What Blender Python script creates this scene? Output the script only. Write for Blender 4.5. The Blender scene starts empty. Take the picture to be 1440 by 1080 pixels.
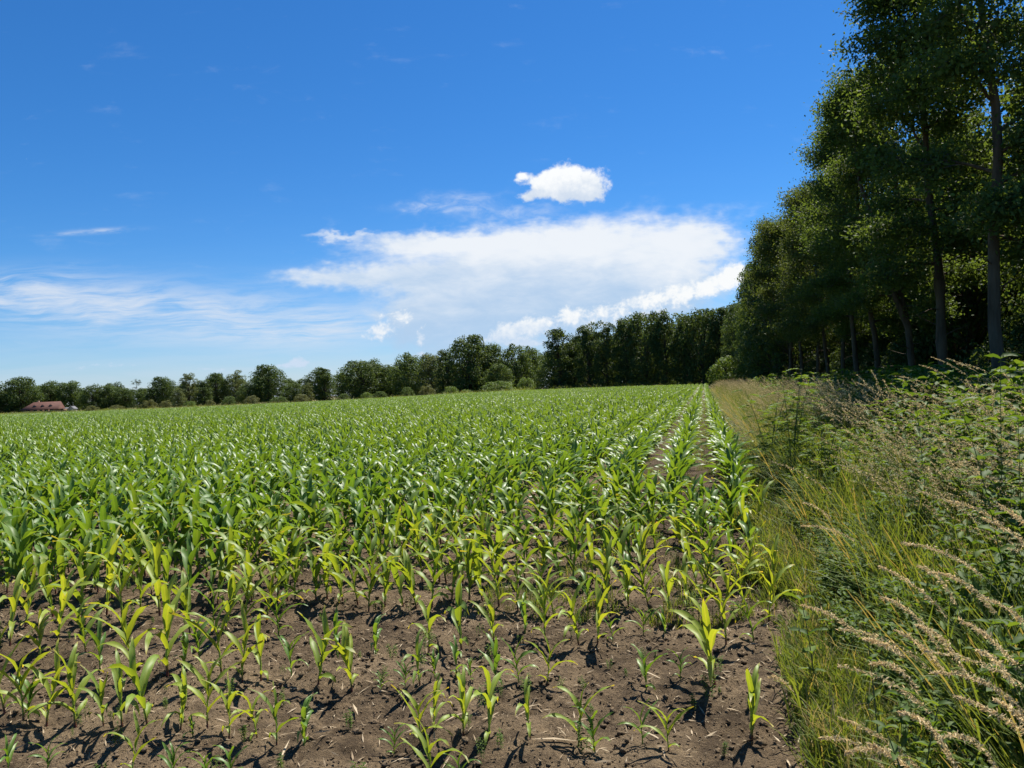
import bpy, math, random
import numpy as np
from mathutils import Vector, Euler, Matrix

R = math.radians
sc = bpy.context.scene
COL = sc.collection

# ------------------------------------------------------------------ camera
EYE = 1.55
F = 1081.0                      # focal length in pixels of the 1440 px wide photograph
ROLL = R(2.5)
PITCH = math.atan(5.0 / F)
cam_d = bpy.data.cameras.new("camera")
cam = bpy.data.objects.new("camera", cam_d)
COL.objects.link(cam)
cam_d.sensor_width = 36.0
cam_d.lens = 36.0 * F / 1440.0
cam_d.clip_start = 0.05
cam_d.clip_end = 5000
cam.matrix_world = (Matrix.Translation((0, 0, EYE)) @ Matrix.Rotation(R(90) + PITCH, 4, 'X')
                    @ Matrix.Rotation(-ROLL, 4, 'Z'))
sc.camera = cam
CM = np.array(cam.matrix_world)

# ------------------------------------------------------------------ sun, sky, exposure
SUN_AZ, SUN_EL = R(37), R(59)    # azimuth to the right of the view direction
sun_d = bpy.data.lights.new("sun", 'SUN')
sun_d.energy = 4.9
sun_d.angle = R(0.53)
sun_d.color = (1.0, 0.95, 0.86)
sun = bpy.data.objects.new("sun", sun_d)
COL.objects.link(sun)
sdir = Vector((math.sin(SUN_AZ) * math.cos(SUN_EL), math.cos(SUN_AZ) * math.cos(SUN_EL), math.sin(SUN_EL)))
sun.rotation_euler = (-sdir).to_track_quat('-Z', 'Y').to_euler()
sun.location = (0, 0, 60)
sc.view_settings.view_transform = 'Standard'
sc.view_settings.look = 'None'
sc.view_settings.gamma = 1
sc.view_settings.exposure = 1.0
sc.view_settings.use_curve_mapping = False
cy = sc.cycles
cy.max_bounces = 6
cy.diffuse_bounces = 3
cy.glossy_bounces = 2
cy.transmission_bounces = 4
cy.transparent_max_bounces = 4
cy.use_adaptive_sampling = True
cy.adaptive_threshold = 0.015
cy.use_denoising = True
cy.sample_clamp_indirect = 6.0


class G:
    """tiny node-expression helper"""
    def __init__(s, nt):
        s.nt = nt

    def node(s, t, **kw):
        n = s.nt.nodes.new(t)
        for k, v in kw.items():
            setattr(n, k, v)
        return n

    def put(s, sock, v):
        if hasattr(v, 'links') or hasattr(v, 'is_output'):
            s.nt.links.new(v, sock)
        elif isinstance(v, (tuple, list)) and len(v) == 3 and sock.type == 'RGBA':
            sock.default_value = (*v, 1)
        else:
            sock.default_value = v

    def m(s, op, a, b=0.0, c=None, clamp=False):
        n = s.node('ShaderNodeMath', operation=op, use_clamp=clamp)
        s.put(n.inputs[0], a)
        s.put(n.inputs[1], b)
        if c is not None:
            s.put(n.inputs[2], c)
        return n.outputs[0]

    def ss(s, x, lo, hi, a=0.0, b=1.0):
        n = s.node('ShaderNodeMapRange', interpolation_type='SMOOTHSTEP')
        s.put(n.inputs[0], x)
        for i, v in enumerate((lo, hi, a, b)):
            s.put(n.inputs[i + 1], v)
        return n.outputs[0]

    def xyz(s, x, y, z=0.0):
        n = s.node('ShaderNodeCombineXYZ')
        for i, v in enumerate((x, y, z)):
            s.put(n.inputs[i], v)
        return n.outputs[0]

    def noise(s, vec, scale=1.0, detail=4.0, rough=0.55, dist=0.0, lac=2.0):
        n = s.node('ShaderNodeTexNoise')
        s.put(n.inputs['Vector'], vec)
        n.inputs['Scale'].default_value = scale
        n.inputs['Detail'].default_value = detail
        n.inputs['Roughness'].default_value = rough
        n.inputs['Lacunarity'].default_value = lac
        n.inputs['Distortion'].default_value = dist
        return n.outputs[0]

    def mix(s, f, a, b, mode='MIX'):
        n = s.node('ShaderNodeMix', data_type='RGBA', blend_type=mode)
        s.put(n.inputs[0], f)
        s.put(n.inputs[6], a)
        s.put(n.inputs[7], b)
        return n.outputs[2]


def px2sky(px, py):
    dx, dy = px - 720.0, 545.0 - py
    return dx * math.cos(ROLL) + dy * math.sin(ROLL), -dx * math.sin(ROLL) + dy * math.cos(ROLL)


world = bpy.data.worlds.new("World")
sc.world = world
world.use_nodes = True
wt = world.node_tree
wt.nodes.clear()
g = G(wt)
sky = g.node('ShaderNodeTexSky', sky_type='NISHITA')
sky.sun_disc = False
sky.sun_elevation = SUN_EL
sky.sun_rotation = SUN_AZ
sky.altitude = 0
sky.air_density = 1.0
sky.dust_density = 0.1
sky.ozone_density = 4.0
tc = g.node('ShaderNodeTexCoord')
sep = g.node('ShaderNodeSeparateXYZ')
wt.links.new(tc.outputs['Generated'], sep.inputs[0])
dx_, dy_, dz_ = sep.outputs
yy = g.m('MAXIMUM', dy_, 0.05)
X = g.m('MULTIPLY', g.m('DIVIDE', dx_, yy), F)      # direction on the plane one focal length north, in px-sized units
Y = g.m('MULTIPLY', g.m('DIVIDE', dz_, yy), F)
front = g.ss(dy_, 0.1, 0.3)
P = g.xyz(X, Y)


def field(blobs, warp=None):
    vec = P if warp is None else warp
    tot = None
    for (cx, cy_, sx, sy, amp) in blobs:
        a, b = px2sky(cx, cy_)
        n = g.node('ShaderNodeVectorMath', operation='SUBTRACT')
        wt.links.new(vec, n.inputs[0])
        n.inputs[1].default_value = (a, b, 0)
        n2 = g.node('ShaderNodeVectorMath', operation='MULTIPLY')
        wt.links.new(n.outputs[0], n2.inputs[0])
        n2.inputs[1].default_value = (1.0 / sx, 1.0 / sy, 0)
        n3 = g.node('ShaderNodeVectorMath', operation='DOT_PRODUCT')
        wt.links.new(n2.outputs[0], n3.inputs[0])
        wt.links.new(n2.outputs[0], n3.inputs[1])
        e = g.m('POWER', 2.71828, g.m('MULTIPLY', n3.outputs['Value'], -1.0))
        tot = g.m('MULTIPLY_ADD', e, amp, 0.0 if tot is None else tot)
    return tot


def scaled(sx, sy, off=0.0):
    return g.xyz(g.m('ADD', g.m('DIVIDE', X, sx), off), g.m('ADD', g.m('DIVIDE', Y, sy), off * 0.7), off)


# sky colour: the Sky Texture, a little more saturated like the phone's picture
hsv = g.node('ShaderNodeHueSaturation')
hsv.inputs['Saturation'].default_value = 1.15
hsv.inputs['Value'].default_value = 1.0
wt.links.new(sky.outputs[0], hsv.inputs['Color'])
horiz = g.m('POWER', 2.71828, g.m('MULTIPLY', g.m('MAXIMUM', Y, 0.0), -1.0 / 130.0))
tint = g.mix(horiz, (0.30, 0.645, 0.90), (0.60, 0.675, 0.92))
col = g.mix(1.0, hsv.outputs[0], tint, 'MULTIPLY')

# thin pale band and streaks low in the sky
low = g.m('POWER', 2.71828, g.m('MULTIPLY', g.m('MAXIMUM', Y, 0.0), -1.0 / 55.0))
lown = g.noise(scaled(230, 20, 3.1), 1.0, 5, 0.6, 0.6)
lowa = g.m('MULTIPLY', low, g.ss(lown, 0.30, 0.72, 0.35, 0.9), clamp=True)
col = g.mix(lowa, col, (4.37, 5.11, 6.07))
# cirrus streaks on the left
cirm = field([(60, 425, 190, 28, 0.9), (250, 440, 170, 26, 0.85), (430, 460, 120, 30, 0.8), (20, 400, 110, 20, 0.6),
              (180, 437, 60, 13, 0.5), (440, 385, 60, 10, 0.3), (330, 470, 240, 16, 0.35)])
wv = g.noise(scaled(160, 60, 8.0), 1.0, 3, 0.5)
cv = g.xyz(g.m('DIVIDE', X, 150.0), g.m('ADD', g.m('DIVIDE', Y, 15.0), g.m('MULTIPLY', wv, 3.4)), 0.3)
cirn = g.noise(cv, 1.0, 6, 0.62, 0.35)
cirf = g.noise(g.xyz(g.m('DIVIDE', X, 60.0), g.m('ADD', g.m('DIVIDE', Y, 5.0), g.m('MULTIPLY', wv, 4.5)), 1.3), 1.0, 5, 0.65, 0.2)
cirs = g.m('ADD', g.m('MULTIPLY', g.m('SUBTRACT', cirn, 0.5), 3.2), g.m('MULTIPLY', g.m('SUBTRACT', cirf, 0.5), 1.3))
cira = g.m('MULTIPLY', g.m('MULTIPLY', g.m('MINIMUM', cirm, 1.0), g.ss(cirs, -0.85, 0.65)), 0.85, clamp=True)
strk = field([(145, 324, 40, 3.5, 0.75), (90, 329, 30, 2.5, 0.5)])
stra = g.m('MULTIPLY', strk, g.ss(g.noise(scaled(35, 8, 1.7), 1.0, 4, 0.6), 0.3, 0.7), clamp=True)
cira = g.m('MAXIMUM', cira, g.m('MULTIPLY', stra, 0.75))
col = g.mix(g.m('MULTIPLY', cira, front), col, (5.11, 5.62, 6.36))
# the big anvil cloud
wn = g.node('ShaderNodeTexNoise')
wt.links.new(scaled(120, 70, 5.0), wn.inputs['Vector'])
wn.inputs['Detail'].default_value = 3
wsub = g.node('ShaderNodeVectorMath', operation='SUBTRACT')
wt.links.new(wn.outputs['Color'], wsub.inputs[0])
wsub.inputs[1].default_value = (0.5, 0.5, 0.5)
wmul = g.node('ShaderNodeVectorMath', operation='MULTIPLY')
wt.links.new(wsub.outputs[0], wmul.inputs[0])
wmul.inputs[1].default_value = (90, 34, 0)
wadd = g.node('ShaderNodeVectorMath', operation='ADD')
wt.links.new(P, wadd.inputs[0])
wt.links.new(wmul.outputs[0], wadd.inputs[1])
W1 = wadd.outputs[0]
anv = field([(860, 340, 140, 36, 1.0), (720, 350, 130, 34, 0.9), (570, 342, 90, 15, 0.85), (480, 331, 55, 6, 0.75),
             (985, 340, 55, 36, 0.85), (450, 388, 75, 13, 0.75), (560, 388, 90, 26, 0.85), (690, 410, 120, 42, 0.85),
             (840, 405, 140, 38, 0.9), (620, 455, 70, 36, 0.75), (950, 405, 80, 34, 0.85), (570, 455, 50, 30, 0.55),
             (760, 470, 150, 40, 0.75), (650, 500, 80, 25, 0.5), (870, 450, 100, 24, 0.5)], W1)
an1 = g.noise(scaled(95, 42, 2.2), 1.0, 7, 0.6, 0.5)
an2 = g.noise(scaled(180, 16, 6.2), 1.0, 4, 0.55, 0.3)
ad = g.m('ADD', anv, g.m('MULTIPLY', g.m('SUBTRACT', an1, 0.5), 0.85))
ad = g.m('ADD', ad, g.m('MULTIPLY', g.m('SUBTRACT', an2, 0.5), 0.35))
an3 = g.noise(g.xyz(g.m('DIVIDE', g.m('ADD', X, g.m('MULTIPLY', Y, 0.6)), 60.0), g.m('DIVIDE', Y, 20.0), 9.1), 1.0, 6, 0.6, 0.5)
ad = g.m('ADD', ad, g.m('MULTIPLY', g.m('SUBTRACT', an3, 0.5), 0.45))
aa = g.m('MULTIPLY', g.ss(ad, 0.08, 1.12), 0.97)
aa = g.m('MULTIPLY', aa, g.ss(Y, 15.0, 120.0, 0.66, 1.0))
veil = field([(640, 288, 60, 12, 0.55), (720, 296, 60, 9, 0.5), (590, 292, 26, 8, 0.4)], W1)
va = g.m('MULTIPLY', veil, g.ss(g.noise(scaled(45, 18, 4.4), 1.0, 6, 0.62, 0.6), 0.28, 0.7), clamp=True)
aa = g.m('MAXIMUM', aa, g.m('MULTIPLY', va, 0.75))
core = field([(850, 340, 170, 32, 0.55), (640, 345, 90, 22, 0.35), (960, 380, 60, 30, 0.3)], W1)
shade = g.m('ADD', g.m('ADD', g.m('DIVIDE', g.m('SUBTRACT', Y, 105.0), 200.0), core),
            g.m('ADD', g.m('MULTIPLY', g.m('SUBTRACT', an1, 0.5), 1.1), g.m('MULTIPLY', g.m('SUBTRACT', an3, 0.5), 0.7)))
acol = g.mix(g.ss(shade, -0.22, 0.95), (3.3, 4.45, 5.95), (6.44, 6.66, 6.88))
col = g.mix(g.m('MULTIPLY', g.m('MULTIPLY', aa, 0.97), front), col, acol)
# crisp cumulus: the small one above, and the heaps along the foot of the anvil


def cumulus(blobs, nsc, lo, hi, off, top, shadecol, ymid, yspan):
    global col
    d = g.m('MINIMUM', field(blobs, W2), 1.15)
    n1 = g.noise(scaled(nsc, nsc * 0.85, off), 1.0, 8, 0.62, 0.25)
    n2 = g.noise(scaled(nsc * 0.4, nsc * 0.4, off + 3), 1.0, 5, 0.6)
    dd = g.m('ADD', g.m('ADD', d, g.m('MULTIPLY', g.m('SUBTRACT', n1, 0.5), 1.35)),
             g.m('MULTIPLY', g.m('SUBTRACT', n2, 0.5), 0.55))
    a = g.ss(dd, lo, hi)
    sh = g.m('ADD', g.m('DIVIDE', g.m('SUBTRACT', Y, ymid), yspan), g.m('MULTIPLY', g.m('SUBTRACT', n1, 0.5), 1.6))
    sh = g.m('ADD', sh, g.m('MULTIPLY', g.m('SUBTRACT', n2, 0.5), 0.9))
    c = g.mix(g.ss(sh, -0.75, 0.6), shadecol, top)
    col = g.mix(g.m('MULTIPLY', a, front), col, c)


wm2 = g.node('ShaderNodeVectorMath', operation='MULTIPLY')
wt.links.new(wsub.outputs[0], wm2.inputs[0])
wm2.inputs[1].default_value = (22, 14, 0)
wa2 = g.node('ShaderNodeVectorMath', operation='ADD')
wt.links.new(P, wa2.inputs[0])
wt.links.new(wm2.outputs[0], wa2.inputs[1])
W2 = wa2.outputs[0]
cumulus([(795, 246, 30, 19, 1.0), (832, 260, 26, 22, 1.0), (762, 258, 22, 17, 0.9), (732, 249, 12, 8, 0.75),
         (800, 272, 34, 14, 0.9), (745, 275, 16, 9, 0.7)],
        26.0, 0.30, 0.85, 11.0, (6.96, 7.10, 7.18), (4.5, 5.2, 6.2), px2sky(795, 262)[1], 30.0)
cumulus([(720, 462, 30, 11, 0.95), (755, 456, 22, 14, 0.9), (800, 443, 20, 15, 0.95), (850, 440, 28, 15, 0.72), (830, 462, 50, 12, 0.35),
         (905, 424, 30, 17, 0.74), (955, 414, 32, 17, 0.74), (1000, 402, 30, 18, 0.74), (1035, 385, 26, 20, 0.9), (930, 447, 60, 12, 0.35),
         (690, 478, 36, 10, 0.7), (592, 478, 9, 13, 0.55), (528, 464, 24, 9, 0.6), (560, 448, 40, 20, 0.5), (530, 476, 24, 8, 0.45),
         (420, 511, 22, 8, 0.85), (385, 514, 26, 6, 0.6), (460, 518, 24, 5, 0.5), (300, 519, 40, 4, 0.5), (740, 483, 32, 9, 0.8), (150, 515, 70, 4, 0.5), (590, 502, 22, 6, 0.6)],
        17.0, 0.32, 0.86, 23.0, (6.81, 6.96, 7.03), (4.3, 5.2, 6.4), px2sky(800, 452)[1], 44.0)
bg = g.node('ShaderNodeBackground')
bg.inputs['Strength'].default_value = 0.07
wt.links.new(col, bg.inputs['Color'])
wo = g.node('ShaderNodeOutputWorld')
wt.links.new(bg.outputs[0], wo.inputs['Surface'])
world.cycles.sampling_method = 'MANUAL'
world.cycles.sample_map_resolution = 512

# ------------------------------------------------------------------ frames and helpers
TH = R(14.0)                    # rows of the field run 14 degrees right of the view direction
CT, ST = math.cos(TH), math.sin(TH)


def uv2xy(u, v):
    return u * CT + v * ST, -u * ST + v * CT


def xy2uv(x, y):
    return x * CT - y * ST, x * ST + y * CT


def terrain(x, y):
    """the gentle roll of the far field"""
    x = np.asarray(x, float); y = np.asarray(y, float)
    h = 0.45 * np.exp(-(((x - 8) / 40) ** 2 + ((y - 185) / 60) ** 2))
    h = h - 0.85 * np.exp(-(((x + 70) / 70) ** 2 + ((y - 235) / 70) ** 2))
    h = h - 0.50 * np.exp(-(((x + 190) / 80) ** 2 + ((y - 265) / 90) ** 2))
    return h


def ray(px, py):
    d = CM[:3, :3] @ np.array([(px - 720) / F, (540 - py) / F, -1.0])
    return d


def ground_at(px, py):
    d = ray(px, py)
    t = -EYE / d[2]
    return d[0] * t, d[1] * t


def at_depth(px, py, depth):
    d = ray(px, py)
    t = depth / d[1]
    return d[0] * t, depth, EYE + d[2] * t


def project(x, y, z):
    q = CM[:3, :3].T @ (np.array([x, y, z]) - np.array([0, 0, EYE]))
    if q[2] >= -0.01:
        return None
    return 720 + F * q[0] / -q[2], 540 - F * q[1] / -q[2]


def mesh(name, v, q=None, t=None, mat=None, smooth=True):
    """mesh from arrays: v (N,3), q quads (M,4), t triangles (K,3)"""
    me = bpy.data.meshes.new(name)
    v = np.asarray(v, np.float32).reshape(-1, 3)
    parts, starts, tot = [], [], 0
    if q is not None and len(q):
        q = np.asarray(q, np.int32).reshape(-1, 4)
        parts.append(q.ravel()); starts.append(np.arange(len(q)) * 4); tot = len(q) * 4
    if t is not None and len(t):
        t = np.asarray(t, np.int32).reshape(-1, 3)
        parts.append(t.ravel()); starts.append(tot + np.arange(len(t)) * 3)
    loops = np.concatenate(parts).astype(np.int32)
    st = np.concatenate(starts).astype(np.int32)
    me.vertices.add(len(v)); me.vertices.foreach_set('co', v.ravel())
    me.loops.add(len(loops)); me.loops.foreach_set('vertex_index', loops)
    me.polygons.add(len(st)); me.polygons.foreach_set('loop_start', st)
    if smooth:
        me.polygons.foreach_set('use_smooth', np.ones(len(st), bool))
    if mat:
        me.materials.append(mat)
    me.update(calc_edges=True)
    return me


class B:
    """collects pieces for one mesh"""
    def __init__(s):
        s.v, s.q, s.t, s.n = [], [], [], 0

    def add(s, v, q=None, t=None):
        v = np.asarray(v, float).reshape(-1, 3)
        if q is not None and len(q):
            s.q.append(np.asarray(q) + s.n)
        if t is not None and len(t):
            s.t.append(np.asarray(t) + s.n)
        s.v.append(v); s.n += len(v)
        return s

    def box(s, x0, x1, y0, y1, z0, z1):
        v = [(x, y, z) for z in (z0, z1) for y in (y0, y1) for x in (x0, x1)]
        return s.add(v, [(0, 2, 3, 1), (4, 5, 7, 6), (0, 1, 5, 4), (2, 6, 7, 3), (0, 4, 6, 2), (1, 3, 7, 5)])

    def tube(s, pts, rad, sides):
        return s.add(*tube(pts, rad, sides))

    def mesh(s, name, mat, smooth=True):
        return mesh(name, np.concatenate(s.v), np.concatenate(s.q) if s.q else None,
                    np.concatenate(s.t) if s.t else None, mat, smooth)


def tube(pts, rad, sides):
    pts = np.asarray(pts, float)
    n = len(pts)
    rad = np.broadcast_to(np.asarray(rad, float), (n,))
    tan = np.gradient(pts, axis=0)
    tan /= np.linalg.norm(tan, axis=1, keepdims=True) + 1e-9
    ref = np.array([0.31, 0.95, 0.05]) if abs(tan[:, 2]).mean() > 0.6 else np.array([0.1, 0.05, 1.0])
    a = np.cross(tan, ref); a /= np.linalg.norm(a, axis=1, keepdims=True) + 1e-9
    b = np.cross(tan, a)
    th = np.arange(sides) / sides * 2 * math.pi
    v = pts[:, None, :] + rad[:, None, None] * (np.cos(th)[None, :, None] * a[:, None, :] + np.sin(th)[None, :, None] * b[:, None, :])
    i = np.arange(n - 1)[:, None] * sides
    j = np.arange(sides)[None, :]
    k = (j + 1) % sides
    q = np.stack([i + j, i + k, i + sides + k, i + sides + j], -1).reshape(-1, 4)
    return v.reshape(-1, 3), q


def leaves(cen, nrm, dirn, length, wfrac=0.5):
    """diamond leaves, one quad each"""
    n = len(cen)
    nrm = nrm / (np.linalg.norm(nrm, axis=1, keepdims=True) + 1e-9)
    d = dirn - nrm * (dirn * nrm).sum(1, keepdims=True)
    d /= np.linalg.norm(d, axis=1, keepdims=True) + 1e-9
    s = np.cross(nrm, d)
    L = np.asarray(length).reshape(-1, 1)
    v = np.stack([cen - d * L * 0.5, cen + s * L * wfrac * 0.5, cen + d * L * 0.5 + nrm * L * -0.08, cen - s * L * wfrac * 0.5], 1).reshape(-1, 3)
    q = np.arange(n * 4).reshape(-1, 4)
    return v, q


def obj(name, data, parent=None, loc=(0, 0, 0), rot=(0, 0, 0), scale=(1, 1, 1), col=COL):
    o = bpy.data.objects.new(name, data)
    col.objects.link(o)
    o.location = loc; o.rotation_euler = rot
    o.scale = scale if not isinstance(scale, (int, float)) else (scale,) * 3
    if parent:
        o.parent = parent
    return o


def tag(o, label=None, cat=None, group=None, kind=None):
    for k, v in (('label', label), ('category', cat), ('group', group), ('kind', kind)):
        if v:
            o[k] = v
    return o


def thing(name, label, cat, loc=(0, 0, 0), rz=0.0, scale=1.0, group=None):
    o = obj(name, None, None, loc, (0, 0, rz), scale)
    o.empty_display_size = 0.2
    return tag(o, label, cat, group)


# ------------------------------------------------------------------ materials
def new_mat(name):
    m = bpy.data.materials.new(name)
    m.use_nodes = True
    m.node_tree.nodes.clear()
    return m, G(m.node_tree)


def out(gg, sh):
    o = gg.node('ShaderNodeOutputMaterial')
    gg.nt.links.new(sh, o.inputs['Surface'])


def principled(gg, color, rough=0.6, spec=0.4, normal=None):
    p = gg.node('ShaderNodeBsdfPrincipled')
    gg.put(p.inputs['Base Color'], color)
    gg.put(p.inputs['Roughness'], rough)
    p.inputs['Specular IOR Level'].default_value = spec
    if normal is not None:
        gg.put(p.inputs['Normal'], normal)
    return p.outputs[0]


def leaf_mat(name, c0, c1, trans=0.4, rough=0.5, spec=0.35, tcol=(1.5, 1.25, 0.5), objcol=False, c2=None, p2=0.0):
    m, gg = new_mat(name)
    geo = gg.node('ShaderNodeNewGeometry')
    rnd = geo.outputs['Random Per Island']
    c = gg.mix(rnd, c0, c1)
    if c2:
        hi = gg.ss(rnd, 1.0 - p2 - 0.02, 1.0 - p2 + 0.02)
        c = gg.mix(hi, c, c2)
    if objcol:
        at = gg.node('ShaderNodeAttribute'); at.attribute_name = 'rib'
        rib = gg.ss(at.outputs['Fac'], 0.72, 0.95, 0.0, 0.55)
        c = gg.mix(rib, c, (1.35, 1.15, 1.6))
        tp_ = gg.node('ShaderNodeAttribute'); tp_.attribute_name = 'tip'
        gn = gg.node('ShaderNodeNewGeometry')
        c = gg.mix(gg.m('MULTIPLY', gg.ss(gg.m('ADD', tp_.outputs['Fac'], gg.m('MULTIPLY', gn.outputs['Random Per Island'], 0.25)), 0.96, 1.16), 0.75), c, (1.9, 1.05, 1.6))
        oi = gg.node('ShaderNodeObjectInfo')
        c = gg.mix(1.0, c, oi.outputs['Color'], 'MULTIPLY')
    p = principled(gg, c, rough, spec)
    t = gg.node('ShaderNodeBsdfTranslucent')
    gg.nt.links.new(gg.mix(1.0, c, tcol, 'MULTIPLY'), t.inputs['Color'])
    mx = gg.node('ShaderNodeMixShader')
    mx.inputs[0].default_value = trans
    gg.nt.links.new(p, mx.inputs[1]); gg.nt.links.new(t.outputs[0], mx.inputs[2])
    out(gg, mx.outputs[0])
    return m


def flat_mat(name, c0, c1, scale=5.0, rough=0.8, spec=0.2, bump=0.0, bscale=None, stretch=(1, 1, 1)):
    m, gg = new_mat(name)
    t = gg.node('ShaderNodeTexCoord')
    mp = gg.node('ShaderNodeMapping')
    mp.inputs['Scale'].default_value = stretch
    gg.nt.links.new(t.outputs['Object'], mp.inputs[0])
    n = gg.noise(mp.outputs[0], scale, 5, 0.6)
    c = gg.mix(gg.ss(n, 0.3, 0.7), c0, c1)
    nrm = None
    if bump:
        b = gg.node('ShaderNodeBump')
        b.inputs['Strength'].default_value = bump
        b.inputs['Distance'].default_value = 0.02
        gg.nt.links.new(gg.noise(mp.outputs[0], bscale or scale * 3, 5, 0.65), b.inputs['Height'])
        nrm = b.outputs[0]
    out(gg, principled(gg, c, rough, spec, nrm))
    return m


M_bark = flat_mat('bark', (0.060, 0.044, 0.029), (0.130, 0.098, 0.064), 6, 0.9, 0.1, 0.8, 14, (1, 1, 0.18))
M_barkfar = flat_mat('dark_bark', (0.04, 0.034, 0.026), (0.08, 0.07, 0.055), 3, 0.9, 0.1)
M_twig = flat_mat('twig', (0.10, 0.088, 0.068), (0.17, 0.15, 0.12), 8, 0.9, 0.1)
M_leaf_edge = leaf_mat('edge_tree_leaf', (0.056, 0.094, 0.028), (0.108, 0.160, 0.048), 0.47, 0.6, 0.15, (1.5, 1.35, 0.5))
M_leaf_light = leaf_mat('ash_leaf', (0.055, 0.085, 0.026), (0.105, 0.14, 0.042), 0.45, 0.6, 0.15, (1.5, 1.3, 0.5))
M_leaf_dark = leaf_mat('oak_leaf', (0.036, 0.066, 0.021), (0.080, 0.124, 0.038), 0.40, 0.6, 0.15)
M_leaf_mid = leaf_mat('field_tree_leaf', (0.050, 0.090, 0.026), (0.096, 0.144, 0.042), 0.38, 0.6, 0.15)
M_leaf_pale = leaf_mat('willow_leaf', (0.085, 0.115, 0.048), (0.13, 0.165, 0.07), 0.38, 0.6, 0.15)
M_leaf_bush = leaf_mat('bush_leaf', (0.075, 0.135, 0.022), (0.13, 0.20, 0.035), 0.4, 0.5, 0.3)
M_leaf_olive = leaf_mat('olive_bush_leaf', (0.085, 0.105, 0.04), (0.14, 0.155, 0.06), 0.35, 0.6, 0.2)
M_maize = leaf_mat('maize_leaf', (0.82, 0.88, 0.75), (1.0, 1.0, 1.0), 0.42, 0.50, 0.42, (1.75, 1.45, 0.45), objcol=True)
M_maize_crop = leaf_mat('maize_crop_leaf', (0.092, 0.182, 0.026), (0.155, 0.248, 0.040), 0.41, 0.45, 0.5, (1.65, 1.4, 0.45))
M_grass = leaf_mat('grass_blade', (0.090, 0.146, 0.027), (0.172, 0.212, 0.046), 0.45, 0.55, 0.25, (1.5, 1.3, 0.5), c2=(0.26, 0.21, 0.10), p2=0.07)
M_drygrass = leaf_mat('dry_grass_blade', (0.22, 0.19, 0.085), (0.34, 0.28, 0.135), 0.35, 0.6, 0.2, (1.2, 1.1, 0.7))
M_seed = leaf_mat('seed_head', (0.50, 0.39, 0.205), (0.80, 0.66, 0.40), 0.42, 0.7, 0.2, (1.1, 1.0, 0.85))
M_stem = leaf_mat('grass_stem', (0.17, 0.19, 0.07), (0.30, 0.29, 0.12), 0.15, 0.5, 0.3, (1.1, 1.1, 0.7))
M_weed = leaf_mat('weed_leaf', (0.058, 0.108, 0.022), (0.125, 0.185, 0.036), 0.45, 0.6, 0.2, (1.5, 1.35, 0.4))
M_weedstem = flat_mat('weed_stem', (0.07, 0.10, 0.035), (0.11, 0.13, 0.05), 8, 0.7)
M_straw = leaf_mat('straw', (0.22, 0.16, 0.095), (0.42, 0.34, 0.23), 0.1, 0.7, 0.2, (1, 1, 0.9))
M_clod = flat_mat('clod', (0.095, 0.068, 0.042), (0.25, 0.185, 0.118), 25, 0.95, 0.1, 0.6, 60)

m, gg = new_mat('maize_stalk')                # green stalk, reddish purple at its foot
t_ = gg.node('ShaderNodeTexCoord'); s_ = gg.node('ShaderNodeSeparateXYZ')
gg.nt.links.new(t_.outputs['Object'], s_.inputs[0])
oi_ = gg.node('ShaderNodeObjectInfo')
cg = gg.mix(1.0, (0.95, 0.95, 0.85), oi_.outputs['Color'], 'MULTIPLY')
cc_ = gg.mix(gg.ss(s_.outputs[2], 0.02, 0.10), (0.115, 0.035, 0.028), cg)
out(gg, principled(gg, cc_, 0.45, 0.4))
M_stalk = m
M_stalk_crop = flat_mat('maize_crop_stalk', (0.10, 0.15, 0.035), (0.14, 0.20, 0.05), 6, 0.5, 0.4)

# soil
m, gg = new_mat('soil')
geo = gg.node('ShaderNodeNewGeometry')
pos = geo.outputs['Position']
sp = gg.node('ShaderNodeSeparateXYZ'); gg.nt.links.new(pos, sp.inputs[0])
U = gg.m('SUBTRACT', gg.m('MULTIPLY', sp.outputs[0], CT), gg.m('MULTIPLY', sp.outputs[1], ST))
n_big = gg.noise(pos, 0.9, 4, 0.6)
n_mid = gg.noise(pos, 7.0, 6, 0.65, 0.4)
n_fine = gg.noise(pos, 60.0, 6, 0.7)
n_grit = gg.noise(pos, 190.0, 3, 0.7)
c = gg.mix(gg.ss(n_mid, 0.30, 0.72), (0.054, 0.037, 0.021), (0.168, 0.118, 0.068))
c = gg.mix(gg.m('MULTIPLY', gg.ss(gg.m('ADD', gg.m('MULTIPLY', n_big, 0.75), gg.m('MULTIPLY', n_mid, 0.35)), 0.48, 0.64), 0.75), c, (0.265, 0.192, 0.114))
c = gg.mix(gg.ss(n_fine, 0.35, 0.72, 0.0, 0.65), c, (0.044, 0.030, 0.018))
c = gg.mix(gg.ss(n_grit, 0.60, 0.72, 0.0, 0.75), c, (0.28, 0.22, 0.145))
vn = gg.m('ADD', U, gg.m('MULTIPLY', gg.m('SUBTRACT', gg.noise(pos, 2.2, 4, 0.6), 0.5), 0.5))
cv_ = gg.mix(gg.ss(n_mid, 0.3, 0.7), (0.040, 0.038, 0.016), (0.085, 0.078, 0.034))
track_shade = gg.m('MULTIPLY', gg.ss(U, -1.7, -0.9), gg.ss(sp.outputs[1], 5.0, 9.0))     # shade along the row tracks, painted into the soil as darker brown
c = gg.mix(gg.m('MULTIPLY', track_shade, 0.6), c, (0.045, 0.031, 0.019))
c = gg.mix(gg.ss(vn, 0.5, 0.8), c, cv_)
b = gg.node('ShaderNodeBump')
b.inputs['Strength'].default_value = 0.9
b.inputs['Distance'].default_value = 0.045
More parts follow.
